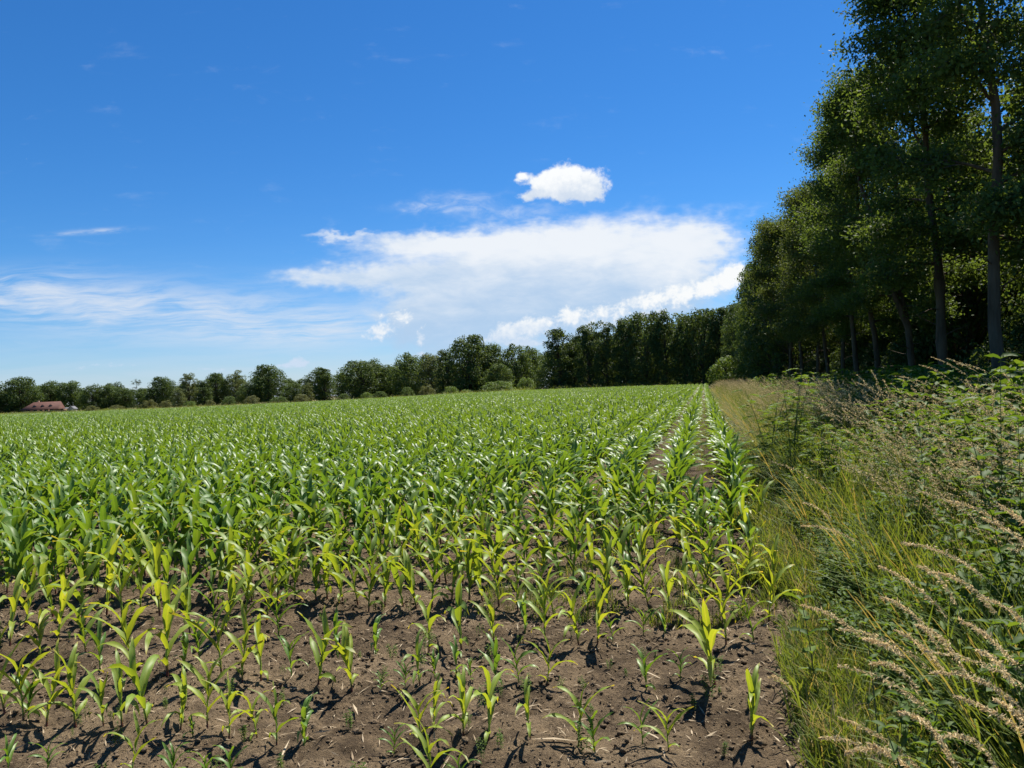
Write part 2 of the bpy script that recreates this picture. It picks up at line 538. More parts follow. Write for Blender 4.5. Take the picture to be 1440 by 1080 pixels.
gg.nt.links.new(gg.m('ADD', gg.m('MULTIPLY', n_fine, 0.8), gg.m('ADD', gg.m('MULTIPLY', n_grit, 0.25), gg.m('MULTIPLY', n_mid, 1.2))), b.inputs['Height'])
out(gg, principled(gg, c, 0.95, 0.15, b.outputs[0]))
M_soil = m

# ------------------------------------------------------------------ ground
rng = np.random.default_rng(11)


def vnoise(x, y, seed):
    """smooth value noise"""
    xi = np.floor(x).astype(np.int64); yi = np.floor(y).astype(np.int64)
    fx = x - xi; fy = y - yi
    fx = fx * fx * (3 - 2 * fx); fy = fy * fy * (3 - 2 * fy)

    def h(a, b_):
        n = (a * 374761393 + b_ * 668265263 + seed * 1442695041) & 0x7fffffff
        n = ((n ^ (n >> 13)) * 1274126177) & 0x7fffffff
        return ((n ^ (n >> 16)) & 0xffff) / 65535.0
    return (h(xi, yi) * (1 - fx) + h(xi + 1, yi) * fx) * (1 - fy) + (h(xi, yi + 1) * (1 - fx) + h(xi + 1, yi + 1) * fx) * fy


def relief(x, y):
    """clods and ripples of the tilled ground near the camera, furrows along the headland rows"""
    x = np.asarray(x, float); y = np.asarray(y, float)
    u, v = xy2uv(x, y)
    n = (vnoise(x * 3, y * 3, 1) - 0.5) * 0.050 + (vnoise(x * 9, y * 9, 2) - 0.5) * 0.036
    n2 = vnoise(x * 22, y * 22, 3); n3 = vnoise(x * 47, y * 47, 4)
    n = n + np.maximum(n2 - 0.5, 0) * 0.034 + (n3 - 0.5) * 0.020
    n = n + 0.012 * np.cos((v - 3.2) / 0.72 * 2 * math.pi)
    fx = np.clip((np.minimum(x + 8.5, 6.0 - x)) / 1.2, 0, 1)
    fy = np.clip((np.minimum(y - 0.5, 13.5 - y)) / 2.0, 0, 1)
    return n * fx * fy


def ticks(lo, hi, step, far, grow=1.18):
    a = list(np.arange(lo, hi, step))
    s, p = step, a[-1]
    while p < far:
        s *= grow; p += min(s, 30); a.append(p)
    s, p = step, a[0]
    pre = []
    while p > -far:
        s *= grow; p -= min(s, 30); pre.append(p)
    return np.array(pre[::-1] + a)


gx = ticks(-5.5, 4.5, 0.03, 1200)
gy = ticks(1.6, 8.5, 0.03, 1200)
GX, GY = np.meshgrid(gx, gy)
GZ = terrain(GX, GY) + relief(GX, GY)
nx_, ny_ = len(gx), len(gy)
ii = (np.arange(ny_ - 1)[:, None] * nx_ + np.arange(nx_ - 1)[None, :]).ravel()
gq = np.stack([ii, ii + 1, ii + nx_ + 1, ii + nx_], 1)
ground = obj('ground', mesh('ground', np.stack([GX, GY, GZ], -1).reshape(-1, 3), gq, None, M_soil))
tag(ground, 'brown tilled field soil with crumbly dry crust', kind='structure')


def gz(x, y):
    return float(terrain(x, y) + relief(x, y))


# far end of the crop, as (x, y) of the edge from right to left
EDGE = np.array([(36.0, 141.0), (8.0, 168.0), (-60.0, 232.0), (-173.0, 262.0), (-320.0, 290.0)])


def far_edge(x):
    return np.interp(x, EDGE[::-1, 0], EDGE[::-1, 1])


# grass strip beyond the crop
mx_ = np.linspace(-420, 60, 97)
rows_ = [far_edge(mx_) + d for d in (0.5, 4, 9, 15, 30, 60, 120, 240)]
my_ = np.array(rows_); mxx = np.broadcast_to(mx_, my_.shape)
mz_ = terrain(mxx, my_) + 0.06
ii = (np.arange(7)[:, None] * 97 + np.arange(96)[None, :]).ravel()
M_meadow = flat_mat('meadow_grass', (0.10, 0.11, 0.035), (0.20, 0.18, 0.075), 0.4, 0.9, 0.1)
mead = obj('meadow', mesh('meadow', np.stack([mxx, my_, mz_], -1).reshape(-1, 3), np.stack([ii, ii + 1, ii + 98, ii + 97], 1), None, M_meadow))
tag(mead, 'pale rough grass strip between crop and far trees', kind='structure')


# ------------------------------------------------------------------ scattering with geometry nodes (stuff only)
def scatter(name, sources, pts, rots, scls, idxs, label):
    """one object that instances source meshes on its points"""
    srcs = bpy.data.collections.new(name + '_sources')
    for i, me in enumerate(sources):
        srcs.objects.link(bpy.data.objects.new('%s_source_%02d' % (name, i), me))
    me = bpy.data.meshes.new(name)
    n = len(pts)
    me.vertices.add(n)
    me.vertices.foreach_set('co', np.asarray(pts, np.float32).ravel())
    a = me.attributes.new('rot', 'FLOAT_VECTOR', 'POINT'); a.data.foreach_set('vector', np.asarray(rots, np.float32).ravel())
    a = me.attributes.new('scl', 'FLOAT_VECTOR', 'POINT'); a.data.foreach_set('vector', np.asarray(scls, np.float32).ravel())
    a = me.attributes.new('idx', 'INT', 'POINT'); a.data.foreach_set('value', np.asarray(idxs, np.int32))
    o = obj(name, me)
    tag(o, label, kind='stuff')
    nt = bpy.data.node_groups.new(name + '_scatter', 'GeometryNodeTree')
    nt.interface.new_socket('Geometry', in_out='INPUT', socket_type='NodeSocketGeometry')
    nt.interface.new_socket('Geometry', in_out='OUTPUT', socket_type='NodeSocketGeometry')
    gi = nt.nodes.new('NodeGroupInput'); go = nt.nodes.new('NodeGroupOutput')
    ci = nt.nodes.new('GeometryNodeCollectionInfo')
    ci.inputs['Collection'].default_value = srcs
    ci.inputs['Separate Children'].default_value = True
    ci.inputs['Reset Children'].default_value = True
    ip = nt.nodes.new('GeometryNodeInstanceOnPoints')
    ip.inputs['Pick Instance'].default_value = True

    def attr(nm, ty):
        k = nt.nodes.new('GeometryNodeInputNamedAttribute')
        k.data_type = ty
        k.inputs['Name'].default_value = nm
        return k.outputs['Attribute']
    e2r = nt.nodes.new('FunctionNodeEulerToRotation')
    L = nt.links.new
    L(attr('rot', 'FLOAT_VECTOR'), e2r.inputs[0])
    L(gi.outputs[0], ip.inputs['Points'])
    L(ci.outputs[0], ip.inputs['Instance'])
    L(attr('idx', 'INT'), ip.inputs['Instance Index'])
    L(e2r.outputs[0], ip.inputs['Rotation'])
    L(attr('scl', 'FLOAT_VECTOR'), ip.inputs['Scale'])
    L(ip.outputs[0], go.inputs[0])
    md = o.modifiers.new('scatter', 'NODES')
    md.node_group = nt
    return o


# ------------------------------------------------------------------ trees
def grow(rng, H, cr, bh, nl, ns, nt, r0, lean=(0, 0), bias=(0, 0), droop=0.25, top=0.88, fork=None, burr=False, twig_ok=True):
    """skeleton of a broadleaf tree: list of (points, radii, sides) and the leaf cluster centres"""
    wood, twigs, cen = [], [], []
    k = 12
    tz = np.linspace(0, 1, k)
    wob = np.cumsum(rng.normal(0, 0.035 * H / k * 1.6, (k, 2)), axis=0)
    wob -= wob[0]
    tp = np.stack([wob[:, 0] + lean[0] * tz ** 1.5, wob[:, 1] + lean[1] * tz ** 1.5, tz * H * top], 1)
    tr = r0 * (1 - tz) ** 0.8 + 0.025
    tr[0] *= 1.35; tr[1] *= 1.05
    if burr:
        kk = 40
        tz2 = np.linspace(0, 1, kk)
        tp = np.stack([np.interp(tz2, tz, tp[:, c]) for c in range(3)], 1); tr = np.interp(tz2, tz, tr); tz = tz2
        wood.append((tp, tr * (1 + 0.45 * np.exp(-((tp[:, 2] - 3.7) / 0.22) ** 2) + 0.2 * np.exp(-((tp[:, 2] - 2.2) / 0.3) ** 2)), 9))
    else:
        wood.append((tp, tr, 9))
    tp2 = None
    if fork:
        t0 = fork / (H * top)
        p0 = np.array([np.interp(t0, tz, tp[:, c]) for c in range(3)])
        tt = np.linspace(0, 1, 8)
        tp2 = p0 + np.stack([tt ** 0.8 * -1.7 * CT + rng.normal(0, .06, 8) * tt, tt ** 0.8 * 1.7 * ST + rng.normal(0, .06, 8) * tt, tt * (H * 0.78 - fork)], 1)
        wood.append((tp2, np.interp(t0, tz, tr) * 0.85 * (1 - tt) ** 0.8 + 0.02, 8))

    def branch(p, az, el, ln, rad, up, segs=6, sides=5):
        pts = [p]
        d = np.array([math.cos(az) * math.cos(el), math.sin(az) * math.cos(el), math.sin(el)])
        for _ in range(segs):
            d = d + rng.normal(0, 0.13, 3) + np.array([0, 0, up / segs])
            d /= np.linalg.norm(d)
            pts.append(pts[-1] + d * ln / segs)
        return np.array(pts)
    for i in range(7 if twig_ok else 0):
        z = rng.uniform(1.4, bh + 1.0); t = z / (H * top)
        p = np.array([np.interp(t, tz, tp[:, c]) for c in range(3)])
        pts = branch(p, rng.uniform(0, 6.28), rng.uniform(-0.1, 0.7), rng.uniform(0.4, 1.5), 0, -0.1, 5)
        wood.append((pts, np.linspace(0.018, 0.005, len(pts)), 4))
    for i in range(nl):
        f = (i + rng.random()) / nl
        t = (bh / H + (1 - bh / H) * f) / top
        t = min(t, 0.97)
        p = np.array([np.interp(t, tz, tp[:, c]) for c in range(3)])
        if tp2 is not None and i % 2 and p[2] > fork + 0.8:
            p = np.array([np.interp(p[2], tp2[:, 2], tp2[:, c]) for c in range(3)])
        az = i * 2.399 + rng.normal(0, 0.4)
        prof = math.sin(math.pi * (0.22 + 0.72 * f)) ** 0.8
        bb = 1.0 + bias[0] * math.cos(az) + bias[1] * math.sin(az)
        ln = cr * prof * bb * rng.uniform(0.8, 1.15) + 0.25
        el = R(10) + R(58) * f + rng.normal(0, 0.14)
        pts = branch(p, az, el, ln, 0, 0.35 - droop * 2 * (1 - f))
        rr = max(0.018, np.interp(t, tz, tr) * 0.45)
        wood.append((pts, np.linspace(rr, 0.012, len(pts)), 5))
        for j in range(ns):
            s = 0.22 + 0.78 * (j + rng.random()) / ns
            q = np.array([np.interp(s, np.linspace(0, 1, len(pts)), pts[:, c]) for c in range(3)])
            az2 = az + rng.choice([-1, 1]) * rng.uniform(0.4, 1.25)
            ln2 = (0.26 + 0.22 * rng.random()) * max(ln, 1.0) * (1.15 - 0.45 * s)
            p2 = branch(q, az2, el * 0.5 + rng.normal(0.1, 0.3), ln2, 0, -droop, 4, 3)
            twigs.append((p2, np.linspace(rr * 0.42, 0.006, len(p2)), 3))
            for _ in range(nt):
                s2 = rng.uniform(0.3, 1.0)
                q2 = np.array([np.interp(s2, np.linspace(0, 1, len(p2)), p2[:, c]) for c in range(3)])
                p3 = branch(q2, az2 + rng.normal(0, 0.9), rng.normal(0.1, 0.45), 0.35 * ln2 + 0.25, 0, -droop, 3, 3)
                twigs.append((p3, np.linspace(0.008, 0.004, len(p3)), 3))
                cen.append(p3[-1]); cen.append(p3[1])
            cen.append(p2[-1])
        cen.append(pts[-1])
    cen.append(tp[-1] + np.array([0, 0, 0.3]))
    return wood, twigs, np.array(cen)


def foliage(rng, cen, per, spread, size, flat=0.5, skip=0.0, wfrac=0.5):
    if skip:
        cen = cen[rng.random(len(cen)) > skip]
    n = len(cen) * per
    c = np.repeat(cen, per, 0) + rng.normal(0, 1, (n, 3)) * np.array([spread, spread, spread * flat])
    nrm = rng.normal(0, 1, (n, 3)) + np.array([0, 0, 0.9])
    d = rng.normal(0, 1, (n, 3)) + np.array([0, 0, -0.4])
    return leaves(c, nrm, d, size * rng.uniform(0.65, 1.25, n), wfrac)


def tree_meshes(name, seed, leafmat, barkmat, per, spread, size, H, cr, bh, nl, ns, nt, r0, twig_keep=1.0, skip=0.0, **kw):
    rg = np.random.default_rng(seed)
    wood, twigs, cen = grow(rg, H, cr, bh, nl, ns, nt, r0, **kw)
    b_ = B()
    for w in wood:
        b_.tube(*w)
    tm = b_.mesh(name + '_trunk', barkmat)
    b_ = B()
    b_.add(*foliage(rg, cen, per, spread, size, skip=skip))
    nleaf = len(b_.q[0])
    for w in twigs:
        if rg.random() < twig_keep:
            b_.tube(*w)
    cm_ = b_.mesh(name + '_crown', leafmat, smooth=False)
    cm_.materials.append(M_twig)
    mi = np.ones(len(cm_.polygons), np.int32); mi[:nleaf] = 0
    cm_.polygons.foreach_set('material_index', mi)
    return tm, cm_


def lobed_tree(name, seed, leafmat, H, cr, nlobe, per, size, r0, z0=0.04, peak=0.55, ragged=0.25, barkmat=None):
    """a dense tree seen from afar: leaf clumps on the boughs of a lumpy crown that reaches low"""
    rg = np.random.default_rng(seed)
    b_ = B()
    t = np.linspace(0, 1, 8)
    tp = np.stack([np.cumsum(rg.normal(0, .05, 8)), np.cumsum(rg.normal(0, .05, 8)), t * H * 0.8], 1)
    b_.tube(tp, r0 * (1 - t) ** 0.8 + 0.03, 8)
    V, Q = B(), None
    for i in range(nlobe):
        f = z0 + (0.93 - z0) * ((i + rg.random()) / nlobe)
        prof = (0.55 + 0.45 * math.sin(0.5 * math.pi * f / peak) if f < peak else max(0.12, math.cos(0.5 * math.pi * (f - peak) / (1.03 - peak))) ** 0.75)
        az = i * 2.399 + rg.normal(0, 0.5)
        rr = cr * prof * rg.uniform(0.2, 1.0) ** 0.5
        lr = cr * rg.uniform(0.22, 0.40) * (0.7 + 0.35 * prof)
        c = np.array([math.cos(az) * rr * 0.82, math.sin(az) * rr * 0.82, f * H])
        c[2] += rg.normal(0, ragged)
        z_on = max(0.12, min(f * 0.8, 0.95))
        p0 = np.array([np.interp(z_on, t * 0.8 / 0.8, tp[:, k]) for k in range(3)]) * [1, 1, 0.9]
        b_.tube(np.stack([p0, p0 * 0.45 + c * 0.55 + [0, 0, 0.2], c]), [r0 * 0.35, r0 * 0.2, 0.02], 4)
        n = int(per * rg.uniform(0.7, 1.3))
        d = rg.normal(0, 1, (n, 3)); d /= np.linalg.norm(d, axis=1, keepdims=True)
        d[:, 2] = np.where(d[:, 2] < -0.75, -d[:, 2] * 0.6, d[:, 2])
        rad = lr * rg.uniform(0.55, 1.08, n) ** 0.7
        pos = c + d * rad[:, None] * np.array([1, 1, 0.92])
        V.add(*leaves(pos, d * 0.9 + rg.normal(0, 0.55, (n, 3)) + [0, 0, 0.3], rg.normal(0, 1, (n, 3)) + [0, 0, -0.5], size * rg.uniform(0.6, 1.3, n), 0.62))
    return b_.mesh(name + '_trunk', barkmat or M_barkfar), V.mesh(name + '_crown', leafmat, False)


def put_tree(name, ms, loc, rz, scale, label, cat='tree', group=None):
    t = thing(name, label, cat, loc, rz, scale, group)
    obj('trunk', ms[0], t)
    obj('crown', ms[1], t)
    return t


ORD = ['first', 'second', 'third', 'fourth', 'fifth', 'sixth', 'seventh', 'eighth', 'ninth', 'tenth', 'eleventh', 'twelfth',
       'thirteenth', 'fourteenth', 'fifteenth', 'sixteenth', 'seventeenth', 'eighteenth', 'nineteenth', 'twentieth',
       'twenty-first', 'twenty-second', 'twenty-third', 'twenty-fourth', 'twenty-fifth', 'twenty-sixth', 'twenty-seventh',
       'twenty-eighth', 'twenty-ninth', 'thirtieth']

# the wood's edge on the right: grey trunks four metres apart, crowns leaning out over the verge
bu, bv = -CT, ST                      # towards the field, in world axes
FB = (0.55 * bu, 0.55 * bv)
edge_kinds = [tree_meshes('edge_tree', 100 + i, M_leaf_edge, M_bark, 44, 0.27, 0.115, 13.6, 1.42, 3.6, 26, 8, 4, 0.105,
                          skip=0.28, lean=(bu * 0.2, bv * 0.2), bias=(0.2 * bu, 0.2 * bv), droop=0.40, burr=(i == 1), fork=(3.2 if i == 2 else None)) for i in range(4)]
edge_light = [tree_meshes('ash_tree', 120 + i, M_leaf_light, M_bark, 38, 0.29, 0.125, 11.4, 1.5, 3.5, 21, 8, 4, 0.085,
                          skip=0.36, lean=(bu * 0.4, bv * 0.4), bias=(0.2 * bu, 0.2 * bv), droop=0.38) for i in range(2)]
edge_low = [lobed_tree('low_tree', 140 + i, k_, 12.6, 2.4, 70, 200, 0.20, 0.17, 0.05, 0.5, 0.4, M_bark) for i, k_ in enumerate((M_leaf_dark, M_leaf_edge, M_leaf_dark))]
rng = np.random.default_rng(5)
EDGE_LABELS = [
    'tall grey trunk at the wood edge, the rightmost, its crown reaching past the photo top',
    'thickest grey trunk at the wood edge, with a burr, second from the right',
    'wood-edge tree whose grey trunk forks low into two limbs, third trunk from the right',
    'slim wood-edge tree, fourth trunk from the right', 'wood-edge tree with straight slender trunk, fifth trunk from the right',
    'thin shaded wood-edge tree, sixth trunk from the right', 'thin dark wood-edge tree, seventh trunk from the right',
    'pale green ash with sunlit slim trunk, eighth trunk from the right']
EDGE_V = [18.8, 22.8, 26.9, 31.2, 35.2, 38.9, 42.7, 46.9]
for i, v in enumerate(EDGE_V):
    ms = edge_light[i % 2] if i in (5, 6, 7) else edge_kinds[i % 4]
    x, y = uv2xy(6.3 + rng.normal(0, 0.12), v)
    sc_ = (1.12, 1.04, 0.91, 0.89, 0.93, 0.96, 1.0, 0.95)[i]
    put_tree('woodland_tree', ms, (x, y, 0), rng.normal(0, 0.5), sc_, EDGE_LABELS[i], group='trees along the wood edge')
v = 51.0
i = 0
while v < 150:
    x, y = uv2xy(6.0 + rng.normal(0, 0.5), v)
    ms = edge_light[i % 2] if i < 2 else edge_low[i % 3]
    lab = ('feathery pale green ash standing beyond the row of bare trunks' if i < 2 else
           'dense dark tree of the wood edge, branched to the ground, beyond the bare trunks')
    if i >= 2 and v > 100:
        lab = 'distant dark tree of the wood edge near the far field corner'
    put_tree('woodland_tree', ms, (x, y, float(terrain(x, y))), rng.normal(0, 0.6), rng.uniform(0.92, 1.1), lab, group='dark trees of the far wood edge')
    v += rng.uniform(3.6, 5.2) if v < 90 else rng.uniform(5, 7); i += 1
# second and third rank inside the wood
for (u0, v0, v1, st) in ((10.2, 19, 95, 3.9), (13.5, 22, 85, 4.0), (17.5, 26, 80, 4.4), (22, 32, 80, 4.8)):
    v = v0
    while v < v1:
        x, y = uv2xy(u0 + rng.normal(0, 0.8), v + rng.normal(0, 0.6))
        put_tree('woodland_tree', edge_low[int(rng.integers(3))], (x, y, 0), rng.uniform(0, 6.28), rng.uniform(0.85, 1.08),
                 'shaded woodland tree standing behind the front row of trunks', group='trees inside the wood')
        v += st
# dark shrubs under the trees
bush_kinds = [lobed_tree('bush', 160 + i, (M_leaf_dark, M_leaf_bush, M_leaf_olive, M_leaf_mid)[i], 2.4, 1.3, 34, 150, 0.11, 0.05, 0.05, 0.4, 0.06) for i in range(4)]
v = 20.0
while v < 70:
    u = rng.uniform(7.0, 9.2)
    x, y = uv2xy(u, v)
    put_tree('shrub', bush_kinds[0], (x, y, 0), rng.uniform(0, 6.28), rng.uniform(0.8, 1.35), 'dark shrub in deep shade under the woodland trees', 'shrub', 'shrubs under the wood')
    v += rng.uniform(1.8, 2.8)
# the rounded bright bush where the verge meets the wood
x, y, _z = at_depth(1022, 530, 78.0)
put_tree('bush', bush_kinds[1], (x, y, 0), 0.4, 1.55, 'round bright green bush at the far end of the verge beside the wood', 'bush')

# far trees
far_kinds = {
    'oak': [lobed_tree('oak', 200 + i, M_leaf_dark, 12.0, 5.4, 56, 170, 0.42, 0.3, 0.05, 0.50, 0.3) for i in range(4)],
    'round': [lobed_tree('round_tree', 210 + i, M_leaf_mid, 11.0, 4.6, 52, 160, 0.38, 0.25, 0.04, 0.45, 0.3) for i in range(4)],
    'tall': [lobed_tree('tall_tree', 220 + i, M_leaf_dark, 15.0, 3.6, 60, 140, 0.38, 0.25, 0.04, 0.42, 0.5) for i in range(4)],
    'pale': [lobed_tree('pale_tree', 230 + i, M_leaf_pale, 12.0, 3.4, 50, 130, 0.34, 0.2, 0.04, 0.42, 0.5) for i in range(3)],
}
HS = {'oak': 12.2, 'round': 11.2, 'tall': 15.3, 'pale': 12.2}
WS = {'oak': 11.0, 'round': 9.4, 'tall': 7.4, 'pale': 6.9}
# (px of the trunk, py of the top, width in px, depth, kind, label)
FAR = [
    (-45, 548, 60, 300, 'oak', None), (-8, 543, 50, 298, 'oak', None),
    (27, 529, 62, 300, 'oak', 'broad dark tree left of the red-roofed farmhouse, the leftmost tall crown'),
    (68, 539, 46, 312, 'oak', 'dark tree rising right behind the ridge of the red-roofed farmhouse'),
    (100, 535, 50, 312, 'round', 'tree rising behind the outbuilding beside the farmhouse'),
    (130, 543, 40, 300, 'oak', 'low dark tree just right of the farm outbuilding'),
    (152, 540, 44, 305, 'round', 'rounded green tree between the farm and the bare thin-topped tree'),
    (176, 545, 42, 306, 'oak', 'low tree left of the bare thin-topped tree'),
    (205, 544, 40, 298, 'round', 'low tree in front of the bare thin-topped tree'),
    (228, 529, 44, 300, 'oak', 'dark rounded tree right of the bare thin-topped tree'),
    (250, 545, 40, 290, 'pale', 'grey-green low tree below the pale spire in the left hedge line'),
    (265, 524, 34, 310, 'pale', 'pale pointed tree like a spire in the left hedge line'),
    (286, 534, 44, 296, 'tall', 'dark narrow tree right of the pale spire'),
    (303, 524, 40, 306, 'oak', 'dark tree with knobbly top left of the pale willow'),
    (330, 523, 44, 306, 'pale', 'pale willow-like tree left of the big dark oak of the hedge line'),
    (350, 540, 44, 288, 'round', 'mid green low tree in front of the pale willow'),
    (376, 512, 56, 290, 'oak', 'big dark oak standing out in the middle of the left hedge line'),
    (412, 538, 48, 285, 'round', 'low green tree in the dip right of the big dark oak'),
    (432, 540, 40, 280, 'pale', 'pale small tree in the dip of the hedge line'),
    (455, 515, 50, 276, 'tall', 'open-topped tree left of the broad dome-shaped tree'),
    (508, 506, 88, 262, 'oak', 'broad dome-shaped dark tree reaching down to the field edge'),
    (548, 512, 46, 268, 'round', 'green tree right of the dome-shaped tree'),
    (572, 497, 62, 256, 'round', 'large green tree between the dome-shaped tree and the tallest crown'),
    (606, 496, 50, 252, 'pale', 'pale green tree left of the tallest crown of the hedge line'),
    (628, 490, 44, 236, 'tall', 'dark tree leaning on the left flank of the tallest crown'),
    (657, 470, 78, 230, 'oak', 'tallest dark crown in the middle of the tree line, with sky gaps'),
    (690, 480, 56, 236, 'round', 'light green rounded tree right of the tallest crown'),
    (724, 485, 60, 230, 'round', 'light green rounded tree left of the dark wood corner'),
    (745, 488, 46, 236, 'round', 'light green tree half behind the dark wood corner'),
    (700, 510, 46, 220, 'round', 'low green tree below the light rounded crowns'),
    (783, 457, 52, 176, 'tall', 'dark tree at the left corner of the tall far wood'),
    (806, 470, 40, 178, 'tall', 'second dark tree from the left corner of the far wood'),
    (826, 455, 50, 172, 'tall', 'third dark tree from the left corner of the far wood'),
    (850, 452, 46, 168, 'tall', 'fourth dark tree from the left corner of the far wood'),
    (878, 446, 50, 165, 'tall', 'fifth dark tree from the left corner of the far wood'),
    (905, 438, 50, 162, 'oak', 'broad-headed dark tree in the middle of the far wood'),
    (932, 436, 48, 158, 'tall', 'dark tree right of the broad-headed one in the far wood'),
    (960, 438, 50, 155, 'tall', 'dark tree of the far wood above the last crop rows'),
    (985, 432, 50, 152, 'oak', 'dark tree above the end of the bare track'),
    (1010, 426, 52, 150, 'tall', 'dark tree where the far wood meets the near wood edge'),
    (1040, 420, 54, 148, 'tall', None)]
rng = np.random.default_rng(7)


def hor_at(px):
    return 545 - (px - 720) * math.tan(ROLL)


for (px, py, w, dep, kind, lab) in FAR:
    x, y, zt = at_depth(px, py, dep)
    z0 = float(terrain(x, y)) - 0.1
    h = zt - z0
    s = h / (HS[kind] * 1.0)
    sx = (w * dep / F) / WS[kind]
    sx = min(max(sx, s * 0.75), s * 1.5)
    t = put_tree('oak_tree' if kind == 'oak' else 'willow_tree' if kind == 'pale' else 'hedge_tree', far_kinds[kind][int(rng.integers(len(far_kinds[kind])))], (x, y, z0),
                 rng.uniform(0, 6.28), (sx, sx, s), lab or 'tree of the distant hedge line cut by the photo edge or wood', group='trees of the far tree line')
    # a rank behind that closes the view through the hedge
for k_ in range(46):
    px = -60 + k_ * 24.5 + rng.normal(0, 5)
    dep = (330 if px < 420 else 290 if px < 640 else 262 if px < 760 else 190)
    tops = np.interp(px, [-60, 30, 120, 180, 240, 380, 420, 500, 660, 740, 775, 900, 1040], [558, 543, 545, 548, 538, 528, 528, 518, 505, 508, 490, 462, 440])
    x, y, zt = at_depth(px, tops + rng.uniform(-6, 4), dep + rng.uniform(-8, 12))
    s = max(zt, 3) / 11.0
    put_tree('hedge_tree', far_kinds['round' if k_ % 3 else 'oak'][k_ % 3], (x, y, -0.4), rng.uniform(0, 6.28), (s * 1.15, s * 1.15, s),
             'background tree filling the gaps behind the far tree line', group='trees behind the far tree line')
# the tree with a bare thin top
rg = np.random.default_rng(77)
wood, twigs, cen = grow(rg, 12.5, 2.6, 7.5, 9, 5, 3, 0.22)
b_ = B()
for w in wood + twigs:
    b_.tube(w[0], np.maximum(np.asarray(w[1]) * 1.2, 0.035), w[2])
v_, q_ = foliage(rg, cen, 4, 0.25, 0.22, skip=0.35)
x, y, zt = at_depth(192, 533, 316)
t = thing('thin_tree', 'thin tree with an almost bare spreading top above the left hedge line', 'tree', (x, y, -0.4), 0, (zt + 0.4) / 13.0, 'trees of the far tree line')
obj('trunk', b_.mesh('thin_tree_trunk', M_barkfar), t)
obj('crown', mesh('thin_tree_crown', v_, q_, None, M_leaf_mid, False), t)

# low bushes along the far field edge (px, py of the middle, width px, depth offset behind the crop edge, kind, label)
BUSH = [(207, 575, 20, 'olive bush nearest the farm, at the far field edge', 2), (233, 574, 18, 'second olive bush along the far field edge', 2),
        (265, 572, 18, 'brighter olive bush with flat top at the far field edge', 1), (291, 570, 14, 'small upright olive bush at the far field edge', 2),
        (155, 577, 26, 'wide low olive bush at the far field edge', 2), (130, 578, 22, 'low olive bush beside the farm at the field edge', 2),
        (322, 570, 20, 'low grassy bush right of the upright olive bush', 3), (350, 569, 20, 'low bush below the big dark oak', 2),
        (385, 567, 26, 'low bush at the foot of the big dark oak', 3), (425, 564, 22, 'low bush left of the dome-shaped tree', 2),
        (512, 557, 16, 'bright little bush at the foot of the dome-shaped tree', 1), (535, 556, 20, 'low bush right of the dome-shaped tree foot', 3),
        (600, 552, 22, 'low bush left of the tallest crown at the field edge', 2), (632, 549, 20, 'bright bush at the foot of the tallest crown', 1),
        (655, 548, 16, 'small pointed bush at the foot of the tallest crown', 1), (702, 541, 44, 'wide light green bush left of the dark wood corner', 1),
        (740, 541, 24, 'light green bush against the dark wood corner', 1), (480, 560, 20, 'low bush at the left foot of the dome-shaped tree', 3),
        (570, 553, 20, 'low bush at the edge between the large green trees', 3)]
for (px, py, w, lab, k_) in BUSH:
    x0 = (px - 720) / F
    dep = 200.0
    for _ in range(20):
        dep = float(far_edge(x0 * dep)) + 6
    x = x0 * dep
    s = w * dep / F / 2.6
    z0 = float(terrain(x, dep))
    q_s = rng.uniform(0.75, 1.35)
    put_tree('bush', bush_kinds[k_], (x, dep + rng.uniform(-2, 5), z0 - 0.15), rng.uniform(0, 6.28), (s * 1.15 * q_s, s * 1.15, min(s, 1.5) * 0.78 * q_s), lab, 'bush', 'bushes along the far field edge')

# ------------------------------------------------------------------ farmhouse and outbuilding
M_tile = flat_mat('red_roof_tile', (0.066, 0.029, 0.022), (0.11, 0.052, 0.040), 1.4, 0.8, 0.2, 0.5, 6, (1, 1, 3))
M_brick = flat_mat('brown_brick', (0.20, 0.12, 0.085), (0.28, 0.18, 0.13), 3, 0.9, 0.1)
M_orange = flat_mat('orange_brick', (0.36, 0.22, 0.14), (0.44, 0.28, 0.19), 3, 0.9, 0.1)
M_white = flat_mat('white_render', (0.30, 0.29, 0.27), (0.4, 0.385, 0.36), 2, 0.8, 0.2)
M_slate = flat_mat('grey_slate', (0.10, 0.10, 0.11), (0.16, 0.16, 0.17), 2, 0.7, 0.2)
M_glass = flat_mat('window_glass', (0.02, 0.025, 0.03), (0.03, 0.035, 0.04), 1, 0.1, 0.5)
M_door = flat_mat('dark_door', (0.05, 0.06, 0.05), (0.07, 0.08, 0.07), 2, 0.6, 0.3)


def prism_roof(x0, x1, y0, y1, z0, z1, hip, t=0.18):
    """gabled roof with its left end hipped, thick enough to be solid"""
    ym = (y0 + y1) / 2
    v = [(x0, y0, z0), (x1, y0, z0), (x1, y1, z0), (x0, y1, z0), (x0 + hip, ym, z1), (x1, ym, z1)]
    v += [(a, b2, c - t) for a, b2, c in v[:4]]
    q = [(0, 1, 5, 4), (2, 3, 4, 5), (0, 6, 7, 1), (1, 7, 8, 2), (2, 8, 9, 3), (3, 9, 6, 0), (6, 9, 8, 7)]
    return B().add(v, q, [(3, 0, 4), (1, 2, 5)])


